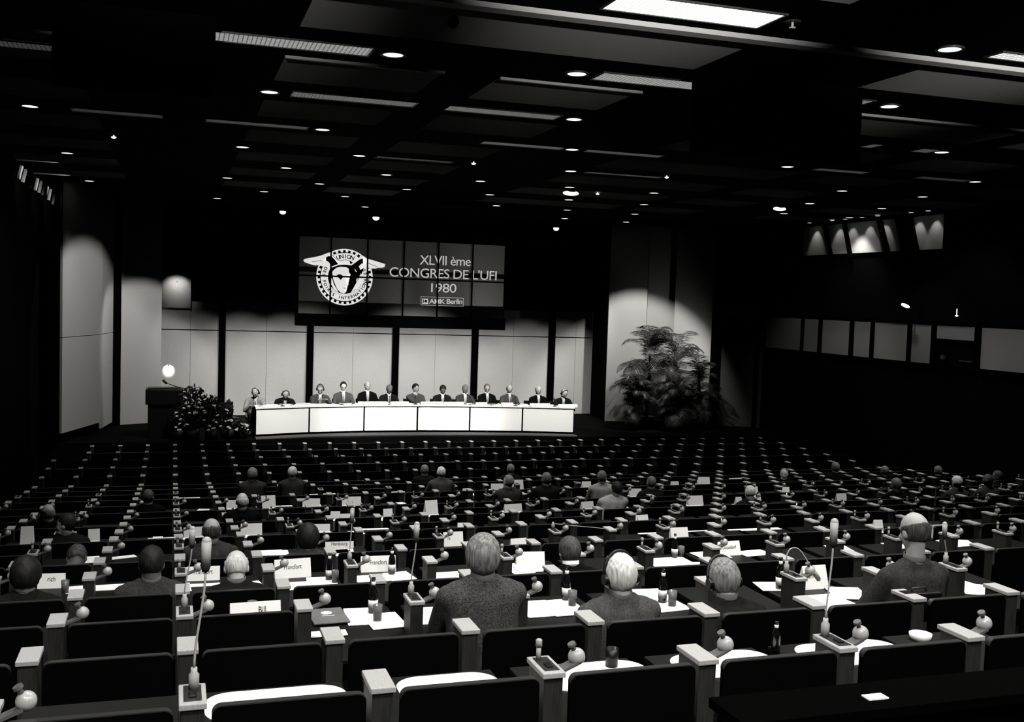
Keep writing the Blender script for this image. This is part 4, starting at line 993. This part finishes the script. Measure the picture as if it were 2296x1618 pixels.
SH = [(735, 1386, 2, .22, .30, .05, 'folder'), (815, 1382, 2, .22, .34, -.06, 'paper'), (862, 1392, 2, .22, .30, .08, 'paper'), (720, 1422, 2, .30, .10, .0, 'paper'), (968, 1380, 2, .20, .34, -.05, 'paper'),
      (1205, 1365, 2, .24, .34, .02, 'paper'), (1262, 1362, 2, .24, .34, .05, 'paper'), (1450, 1335, 2, .30, .30, -.1, 'paper'), (1500, 1360, 2, .24, .2, .1, 'paper'), (1735, 1315, 2, .24, .22, -.2, 'paper'),
      (1860, 1350, 2, .3, .34, .05, 'paper'), (1900, 1330, 2, .25, .3, -.3, 'paper'), (2165, 1315, 2, .25, .3, .2, 'paper'), (2190, 1322, 2, .22, .3, -.5, 'paper'),
      (690, 1312, 4, .40, .22, .05, 'paper'), (722, 1305, 4, .24, .3, -.05, 'paper'), (850, 1296, 4, .40, .2, .0, 'paper'), (895, 1292, 4, .22, .26, .15, 'paper'), (1000, 1290, 4, .34, .2, .02, 'paper'), (1190, 1272, 4, .3, .3, -.03, 'paper'), (1165, 1278, 4, .2, .25, .1, 'paper'),
      (1500, 1260, 4, .42, .3, .02, 'paper'), (1545, 1268, 4, .3, .24, -.2, 'paper'), (1590, 1243, 4, .3, .28, .1, 'paper'), (1690, 1240, 4, .3, .2, .1, 'paper'), (1850, 1218, 4, .22, .3, -.2, 'paper'), (1975, 1210, 4, .2, .25, .1, 'paper'), (2100, 1205, 4, .2, .3, .1, 'paper'), (2155, 1215, 4, .2, .2, -.4, 'paper'),
      (265, 1316, 4, .36, .16, .02, 'paper'), (395, 1318, 4, .22, .24, .05, 'paper'), (175, 1322, 4, .18, .2, .1, 'paper'), (450, 1312, 4, .3, .08, 0, 'paper'), (560, 1312, 4, .2, .2, .2, 'paper'),
      (595, 1240, 6, .36, .22, .02, 'paper'), (625, 1240, 6, .2, .22, 0, 'paper'), (435, 1192, 8, .28, .22, .04, 'paper'), (560, 1186, 8, .24, .25, .04, 'paper'), (270, 1250, 6, .3, .1, .3, 'paper'), (205, 1245, 6, .18, .26, .1, 'paper'), (65, 1208, 8, .14, .2, 0, 'paper'), (155, 1205, 8, .2, .14, -.3, 'paper'), (215, 1198, 8, .12, .16, .1, 'paper'),
      (715, 1185, 8, .24, .22, .2, 'paper'), (827, 1170, 8, .36, .08, -.05, 'paper'), (750, 1146, 10, .40, .08, -.02, 'paper'), (625, 1122, 12, .36, .08, 0, 'paper'), (675, 1104, 12, .40, .16, -.05, 'paper'), (748, 1102, 12, .2, .16, .1, 'paper'), (583, 1110, 12, .28, .24, .1, 'paper'), (520, 1132, 12, .2, .18, 0, 'paper'), (790, 1126, 12, .2, .16, 0, 'paper'), (880, 1110, 12, .14, .16, .3, 'paper'), (945, 1132, 10, .2, .34, .1, 'paper'),
      (1105, 1072, 14, .3, .3, .1, 'paper'), (1115, 1112, 12, .26, .2, .05, 'paper'), (1125, 1132, 10, .3, .2, .05, 'paper'), (1100, 1092, 14, .28, .2, 0, 'paper'), (1295, 1128, 10, .22, .12, 0, 'paper'), (1388, 1135, 10, .24, .12, 0, 'paper'), (1410, 1106, 12, .24, .16, .05, 'paper'), (1303, 1088, 14, .18, .16, 0, 'paper'), (1440, 1182, 6, .40, .05, .02, 'paper'), (1540, 1176, 6, .46, .04, .02, 'paper'), (1640, 1160, 6, .56, .1, -.01, 'paper'), (1643, 1174, 6, .50, .05, .02, 'paper'), (1755, 1154, 6, .2, .14, .2, 'paper'),
      (1540, 1126, 10, .28, .2, .03, 'paper'), (1505, 1118, 10, .2, .08, 0, 'paper'), (1558, 1080, 14, .26, .24, 0, 'paper'), (1580, 1095, 12, .26, .16, -.4, 'paper'), (1635, 1080, 14, .36, .16, .05, 'paper'), (1655, 1132, 10, .14, .2, .1, 'paper'), (1885, 1128, 10, .3, .12, .1, 'paper'), (1905, 1082, 14, .2, .1, 0, 'paper'), (1580, 1058, 16, .4, .06, .0, 'paper'), (1450, 1058, 16, .4, .06, .0, 'paper'), (420, 1083, 14, .42, .06, .0, 'paper'), (700, 1075, 14, .5, .06, 0, 'paper'), (860, 1074, 14, .3, .05, 0, 'paper'), (357, 1158, 8, .12, .08, 0, 'paper'), (370, 1206, 8, .4, .04, 0, 'paper')]
UP = [(675, 1102, 12, .34, .13), (748, 1100, 12, .24, .12), (1110, 1070, 14, .32, .2), (1125, 1110, 12, .26, .12), (1130, 1133, 10, .30, .12), (790, 1125, 12, .22, .14), (520, 1128, 12, .22, .14), (435, 1192, 8, .26, .12), (560, 1187, 8, .26, .14),
      (715, 1186, 8, .24, .1), (945, 1134, 10, .2, .22), (1303, 1087, 14, .2, .13), (1412, 1106, 12, .24, .14), (1297, 1130, 10, .22, .12), (1541, 1125, 10, .28, .16), (1558, 1078, 14, .26, .16), (1636, 1079, 14, .34, .12), (64, 1212, 8, .14, .2), (155, 1206, 8, .2, .12),
      (214, 1200, 8, .13, .14), (1885, 1126, 10, .2, .16), (1105, 1092, 14, .26, .13), (590, 1112, 12, .24, .2), (950, 1208, 6, .001, .001), (2115, 1208, 6, .2, .16), (1188, 1266, 4, .26, .12), (835, 1170, 8, .001, .001), (1655, 1132, 10, .12, .14)]
_px = lambda v: (IW/2+FPX*v.dot(R)/v.dot(F), IH/2-FPX*v.dot(U)/v.dot(F))
_rg = random.Random(5)
for k in (6, 8, 10, 12, 14):
    for j in range((7, 9, 11, 12, 9)[k//2-3]):
        i = _rg.randint(-1, (12, 15, 18, 19, 17)[k//2-3]); X = PX0+PW*(i+_rg.uniform(.35, .65)); v = Vector((X, rowY(k)+_rg.uniform(.1, .4), capz(k)-.22-EYE)); a_, b_ = _px(v)
        if a_ < 2290: SH.append((round(a_, 2), round(b_, 2), k, _rg.uniform(.16, .3), _rg.uniform(.12, .28), _rg.uniform(-.3, .3), 'paper'))
        if j % 3 == 0 and a_ < 2290: UP.append((round(a_+_rg.uniform(2, 9), 2), round(b_-2, 2), k, _rg.uniform(.12, .24), _rg.uniform(.09, .15)))
for q_ in SH:
    if q_[2] >= 4:
        p = atz(q_[0], q_[1], capz(q_[2])-.22); occupied.add((q_[2], math.floor((p.x-PX0)/PW)))
for q_ in UP:
    p = atz(q_[0], q_[1], capz(q_[2])-.22); occupied.add((q_[2], math.floor((p.x-PX0)/PW)))
def px_of(x, y, z):
    v = Vector((x, y, z-EYE)); d = v.dot(F); return IW/2+FPX*v.dot(R)/d, IH/2-FPX*v.dot(U)/d
nlamp = 0
for k in range(NK):
    Y = rowY(k); zc = capz(k); fz = tierz(k); h = zc-fz; D = (k % 2 == 0)
    cols = []
    for i in range(-4, 28):
        X = PX0+PW*i
        if X < -2.6 or X > 17.2 or (k >= 20 and X < -1.9): continue
        px, py = px_of(X, Y, zc); px2, _ = px_of(X+PW, Y, zc)
        if px2 < -60 or px > 2300: continue
        cols.append(i)
    for ci, i in enumerate(cols):
        X = PX0+PW*i; rn = ORD[k//2]; cn = ORD[ci]
        if not D:
            t = thing('auditorium_seat', 'black seat back with pale wooden post, %s seat row from the camera, %s from left' % (rn, cn), 'seat', (X, Y, fz), 0, 'auditorium seats with black backs')
            part('post', post_me, M['post'], t, scale=(1, 1, h-.022)); part('post_cap', cap_me, M['cap'], t, loc=(0, 0, h))
            part('backrest', back_me, M['panelblack'], t, loc=(0, 0, h))
            if k < 16: part('edge_trim', trim_me, M['trim'], t, loc=(0, 0, h))
            if k < 10: part('seat_cushion', seat_me, M['cushion'], t, loc=(0, 0, .45))
        else:
            open_ = (k == 2 and i >= 1) or (k == 4) or (k in (6, 8, 10, 12) and ((k, i) in occupied or (i*7+k*3) % 5 < 2)) or ((k, i) in occupied)
            t = thing('delegate_desk', 'dark delegate desk with wooden post, %s desk row from the camera, %s from left' % (rn, cn), 'desk', (X, Y, fz), 0, 'delegate desks in rows')
            part('post', post_me, M['post'], t, scale=(1, 1, h-.022)); cp = part('post_cap', cap_me, M['cap'], t, loc=(0, 0, h))
            part('desktop', desk_open if open_ else desk_shut, M['desk'], t, loc=(0, 0, h-.22))
            if not open_:
                part('privacy_panel', pan_me, M['panelblack'], t, loc=(0, 0, h)); part('edge_trim', trim_me, M['trim'], t, loc=(0, 0, h))
            if i % 2 == 0 and k <= 14:
                part('control_plate', plate_me, M['plate'], cp); part('switch', sw_me, M['switch'], cp)
                if (k, i) not in ((0, 0), (0, 4), (2, 2), (2, 0), (4, 2), (2, 6), (2, 8), (6, 6)) and k <= 12:
                    stub_mic(X, Y, zc, 'short microphone on console post, %s desk row, %s post from left' % (rn, cn))
            if k <= 12 and not (k == 0 and i in (0, 1)) and i <= 22:
                lit = 0
                ball_lamp(X, Y, zc, 'chrome ball lamp on arm of post, %s desk row, %s post from left' % (rn, cn), lit)
# tall microphones
def post_top(k, i): return PX0+PW*i, rowY(k), capz(k)
x, y, z = post_top(0, 0); p = aty(461, 1277, y+.02); tall_mic(x+.005, y+.04, z, p, 'tall gooseneck microphone with grey head at the left foreground')
x, y, z = post_top(0, 4); p = aty(1868, 1222, y+.05); tall_mic(x-.01, y+.06, z, p, 'tall gooseneck microphone with bright head at the right foreground')
x, y, z = post_top(2, 2); p = aty(933, 1212, y+.05); tall_mic(x-.005, y+.06, z, p, 'thin gooseneck microphone left of the tweed-jacketed man')
x, y, z = post_top(2, 0); p = aty(430, 1225, y+.05); tall_mic(x, y+.06, z, p, 'gooseneck microphone on the second desk row beside the aisle of posts')
x, y, z = post_top(4, 2); p = aty(789, 1170, y+.05); tall_mic(x, y+.06, z, p, 'gooseneck microphone between the two Francfort signs')
x, y, z = post_top(2, 6); p = aty(1818, 1270, y+.03)
tall_mic(x-.02, y+.06, z, p, 'gooseneck microphone bent over in an arch at right', bend=[(0, 0, .12), (.03, 0, .16), (.09, -.01, .15)])
x, y, z = post_top(2, 8); p = aty(2118, 1205, y+.05); tall_mic(x-.01, y+.06, z, p, 'thin gooseneck microphone right of the balding man')
x, y, z = post_top(6, 6); p = aty(1362, 1188, y+.05); tall_mic(x, y+.06, z, p, 'gooseneck microphone beyond the white-haired man', bend=None)
# ------------------------------------------------------------------ audience
for a in AUD:
    pxx, pyy, k, hair, suit, style, skin, ex, op, lab = a
    Y = rowY(k)+(.34 if not op.get('near') else .38); p = aty(pxx, pyy, Y)
    op = dict(op); near = op.pop('near', False)
    dz = capz(k+1)-.22
    person(lab, (p.x, Y), tierz(k), p.z, 0, hair, suit, skin, style, near, False, arms=op.pop('arms', 'desk'), deskz=dz, extra=ex, group='delegates in the audience', **op)
# ------------------------------------------------------------------ things on the desks
def deskz(k): return capz(k)-.22
def sheet(px, py, k, w_, d_, rz, lab, m='paper', t_=.004, z=0, name='paper_sheet'):
    p = atz(px, py, deskz(k)+z); p.y = min(max(p.y, rowY(k)-.34+d_/2), rowY(k)+.58-d_/2)
    bm = bmesh.new(); box(bm, -w_/2, w_/2, -d_/2, d_/2, 0, t_); bmesh.ops.bevel(bm, geom=[e for e in bm.edges if abs(e.verts[0].co.z-e.verts[1].co.z) > t_/2], offset=.004, segments=1, affect='EDGES')
    o = part(name, me_from(bm), M[m], loc=(p.x, p.y, deskz(k)+z+.001), rot=(0, 0, rz)); return tag(o, lab, 'paper', 'papers on the delegate desks')
def signcard(px, py, k, w_, h_, rz, txt, lab, tx=0, th=.035):
    p = atz(px, py, deskz(k)); p.y = min(max(p.y, rowY(k)-.25), rowY(k)+.52)
    t = thing('desk_sign', lab, 'sign', (p.x, p.y, deskz(k)+.001), rz, 'white place signs on the desks')
    bm = bmesh.new(); hw = w_/2; q = h_*.35
    vs = [bm.verts.new(c) for c in ((-hw, -q, 0), (hw, -q, 0), (hw, 0, h_), (-hw, 0, h_), (-hw, q, 0), (hw, q, 0))]
    bm.faces.new((vs[0], vs[1], vs[2], vs[3])); bm.faces.new((vs[3], vs[2], vs[5], vs[4])); bm.faces.new((vs[0], vs[3], vs[4])); bm.faces.new((vs[1], vs[5], vs[2])); bm.faces.new((vs[0], vs[4], vs[5], vs[1]))
    part('card', me_from(bm), M['paper'], t)
    if not txt: return
    me = textme(txt, 1, space=1.0); xr = [v.co.x for v in me.vertices]; kx = th/.70; mid = (min(xr)+max(xr))/2
    zb = h_*.48
    for v in me.vertices:
        zz = zb+v.co.y*kx; v.co = Vector(((v.co.x-mid)*kx*.8+tx, -q*(1-zz/h_)-.0025, zz))
    part('lettering', me, M['ink'], t)
signcard(655, 1292, 4, .30, .15, .08, 'Francfort', 'white sign reading Francfort left of the thin microphone, nearer one')
signcard(845, 1276, 4, .30, .13, -.03, 'Francfort', 'white sign reading Francfort beside a labelled bottle')
signcard(455, 1290, 4, .26, .11, -.05, 'Francfort', 'white sign reading Francfort partly behind the tall left microphone')
signcard(572, 1392, 2, .30, .12, .04, 'Bill', 'white sign reading Bill behind a black panel at left', tx=.04)
signcard(757, 1222, 6, .30, .07, -.05, 'Hambourg', 'low white sign reading Hambourg beyond the Francfort signs')
signcard(1015, 1222, 6, .22, .15, .0, 'rs', 'white sign with cut lettering right of a wooden post', tx=-.05)
signcard(1632, 1243, 4, .24, .13, .06, 'Düsseldorf', 'white sign reading Düsseldorf beyond the headset wearer', th=.03)
signcard(1822, 1316, 2, .20, .16, .03, 'ham', 'white sign ending in ham under the arched microphone', tx=-.05)
signcard(118, 1312, 4, .20, .11, -.1, 'rich', 'white sign at the left edge beside a glass')
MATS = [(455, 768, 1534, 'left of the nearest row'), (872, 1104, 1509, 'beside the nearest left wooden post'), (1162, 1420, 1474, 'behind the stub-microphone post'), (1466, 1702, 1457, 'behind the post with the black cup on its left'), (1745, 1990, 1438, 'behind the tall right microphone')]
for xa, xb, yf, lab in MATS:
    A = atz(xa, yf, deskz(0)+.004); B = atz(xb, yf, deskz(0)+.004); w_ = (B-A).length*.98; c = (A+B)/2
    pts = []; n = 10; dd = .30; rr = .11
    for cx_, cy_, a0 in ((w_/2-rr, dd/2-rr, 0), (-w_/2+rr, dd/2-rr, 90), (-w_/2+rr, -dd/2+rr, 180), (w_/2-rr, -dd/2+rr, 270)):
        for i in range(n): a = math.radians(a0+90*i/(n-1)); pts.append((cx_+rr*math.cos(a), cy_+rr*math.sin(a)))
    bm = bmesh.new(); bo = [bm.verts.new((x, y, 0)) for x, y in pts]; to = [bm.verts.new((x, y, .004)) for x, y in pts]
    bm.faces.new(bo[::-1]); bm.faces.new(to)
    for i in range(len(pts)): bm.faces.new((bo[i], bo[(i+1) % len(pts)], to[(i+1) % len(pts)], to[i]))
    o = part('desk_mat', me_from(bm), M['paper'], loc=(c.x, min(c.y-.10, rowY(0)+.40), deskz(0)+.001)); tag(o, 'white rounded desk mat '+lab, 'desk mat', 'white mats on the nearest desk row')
for n, (px, py, k, w_, d_, rz, mm) in enumerate(SH):
    if mm == 'folder':
        p = atz(px, py, deskz(k)); t = thing('document_folder', 'grey document folder with a round white emblem on open desk', 'folder', (p.x, p.y, deskz(k)+.012), rz)
        part('cover', boxme(-w_/2, w_/2, -d_/2, d_/2, 0, .008, .002), M['folder'], t)
        bm = bmesh.new(); cyl(bm, (0, .05, .008), .034, (0, .05, .0095), .034, 24); part('emblem', me_from(bm), M['paper'], t)
        part('title_bar', boxme(-.04, .04, -.01, -.004, .008, .0092), M['paper'], t)
        continue
    side = 'left' if px < 760 else ('middle' if px < 1500 else 'right')
    kk = k//2
    sheet(px, py, k, w_, d_, rz, '%s white paper from the left lying on the %s desk row, %s part' % (ORD[sorted([s[0] for s in SH if s[2] == k]).index(px)], rowname(kk).replace(' nearest', ''), side), z=.001+.0015*(n % 4))
for n, (px, py, k, w_, h_) in enumerate([u for u in UP if u[3] > .01]):
    signcard(px, py, k, w_, h_, .12*((n*5) % 3-1), '', 'small upright white card on the %s desk row, %s card from the left' % (ORD[k//2], ORD[sorted(u[0] for u in UP if u[3] > .01).index(px)]))
BOT = lathe([(0, 0), (.028, 0), (.030, .01), (.030, .115), (.024, .145), (.012, .175), (.011, .215), (.013, .217), (.013, .225), (0, .226)], 20)
BLAB = lathe([(.0303, .03), (.0307, .03), (.0307, .085), (.0303, .085)], 20); BNECK = lathe([(.0125, .178), (.0135, .18), (.0135, .2), (.0125, .2)], 16)
GL = lathe([(0, 0), (.026, 0), (.030, .10), (.028, .10), (.024, .008), (0, .008)], 20); LIQ = lathe([(0, .009), (.0235, .009), (.026, .055), (0, .055)], 20)
def bottle(px, py, k, lab):
    p = atz(px, py, deskz(k)+.004); t = thing('bottle', lab, 'bottle', (p.x, p.y, deskz(k)+.007), 0, 'drink bottles on the desks')
    part('glass_body', BOT, M['bottle'], t); part('label', BLAB, M['label'], t); part('neck_label', BNECK, M['label'], t)
def glass(px, py, k, lab):
    p = atz(px, py, deskz(k)+.004); t = thing('drinking_glass', lab, 'glass', (p.x, p.y, deskz(k)+.007), 0, 'drinking glasses on the desks')
    part('tumbler', GL, M['glass'], t); part('drink', LIQ, M['greyprint'], t)
for px, py, k, lab in ((836, 1374, 2, 'dark bottle behind a glass on the desk left of tweed-jacketed man'), (1269, 1345, 2, 'dark bottle on the desk right of the tweed-jacketed man'), (1485, 1350, 2, 'dark bottle with white label right of the white-haired man'), (738, 1300, 4, 'black bottle right of the nearer Francfort sign'), (878, 1287, 4, 'labelled bottle before the right Francfort sign'), (1512, 1250, 4, 'pale slim bottle on the desk beyond the headband wearer'), (1748, 1320, 2, 'dark bottle left of the arched microphone post')): bottle(px, py, k, lab)
for px, py, k, lab in ((846, 1392, 2, 'glass standing before the dark bottle on the left open desk'), (1283, 1358, 2, 'tall glass beside the dark bottle right of tweed-jacketed man'), (1507, 1358, 2, 'glass beside the labelled bottle at right'), (751, 1306, 4, 'glass beside the black bottle near the Francfort sign'), (146, 1330, 4, 'glass with pale foam at left edge beside a sign'), (1527, 1248, 4, 'glass beside the slim pale bottle'), (565, 1384, 2, 'glass beside the Bill sign')): glass(px, py, k, lab)
p = atz(1730, 1455, deskz(0)); t = thing('bottle', 'dark bottle on the nearest desk row at right', 'bottle', (p.x, min(p.y, rowY(0)+.5), deskz(0)+.001)); part('glass_body', BOT, M['bottle'], t); part('neck_label', BNECK, M['label'], t); t.scale = (.7, .7, .64)
p = atz(1371, 1495, deskz(0)); o = part('cup', lathe([(0, 0), (.027, 0), (.030, .085), (.027, .085), (.025, .01), (0, .01)], 20), M['blackgloss'], loc=(p.x, p.y, deskz(0)+.001)); tag(o, 'black cup standing on the white-lit nearest desk', 'cup')
p = atz(2062, 1432, deskz(0)); o = part('ashtray', lathe([(0, 0), (.05, 0), (.055, .03), (.045, .03), (.04, .01), (0, .01)], 20), M['label'], loc=(p.x, min(p.y, rowY(0)+.5), deskz(0)+.001)); tag(o, 'pale ashtray on the nearest desk row at right', 'ashtray')
# dark case and camera things near right foreground
p = aty(2040, 1350, rowY(1)+.1); t = thing('briefcase', 'upright black case behind the seat backs at right foreground', 'case', (p.x, rowY(1)+.03, capz(1)-.17))
part('case_body', boxme(-.13, .13, -.045, .045, 0, .17, .01), M['blackgloss'], t); part('handle', tube([(-.05, 0, .17), (-.045, 0, .19), (.045, 0, .19), (.05, 0, .17)], .006), M['trim'], t)
# objects on the aisle floor strip behind the last row (bottom right)
p = aty(1962, 1563, 2.6); o = part('paper_sheet', boxme(-.035, .035, -.02, .02, 0, .004), M['paper'], loc=(p.x, 2.6, p.z)); tag(o, 'small pale card at bottom right on a dark ledge', 'paper')
t = thing('aisle_ledge', 'dark ledge along the bottom right corner', 'ledge', (p.x, 2.6, tierz(-1)))
part('ledge_board', boxme(-.5, .9, -.08, .12, p.z-tierz(-1)-.03, p.z-tierz(-1)-.001), M['black'], t); part('support', boxme(-.45, .85, 0, .04, 0, p.z-tierz(-1)-.03), M['black'], t)
q = aty(2235, 1550, 2.6); t = thing('chair', 'pale curved chair back at bottom right corner', 'chair', (q.x, 2.42, tierz(-1)))
hz = q.z-tierz(-1)
part('curved_back', tube([(-.045, .0, hz-.03), (-.02, 0, hz), (.02, 0, hz+.02), (.08, 0, hz+.025), (.2, 0, hz+.02), (.26, 0, hz-.05)], .014, 10), M['paper'], t)
part('seat', boxme(-.05, .35, -.2, .2, hz-.32, hz-.28, .01), M['blackgloss'], t)
for a in (-.02, .32):
    for b in (-.17, .17): part('leg', boxme(-.012, .012, -.012, .012, 0, hz-.32), M['blackgloss'], t, loc=(a, b, 0))
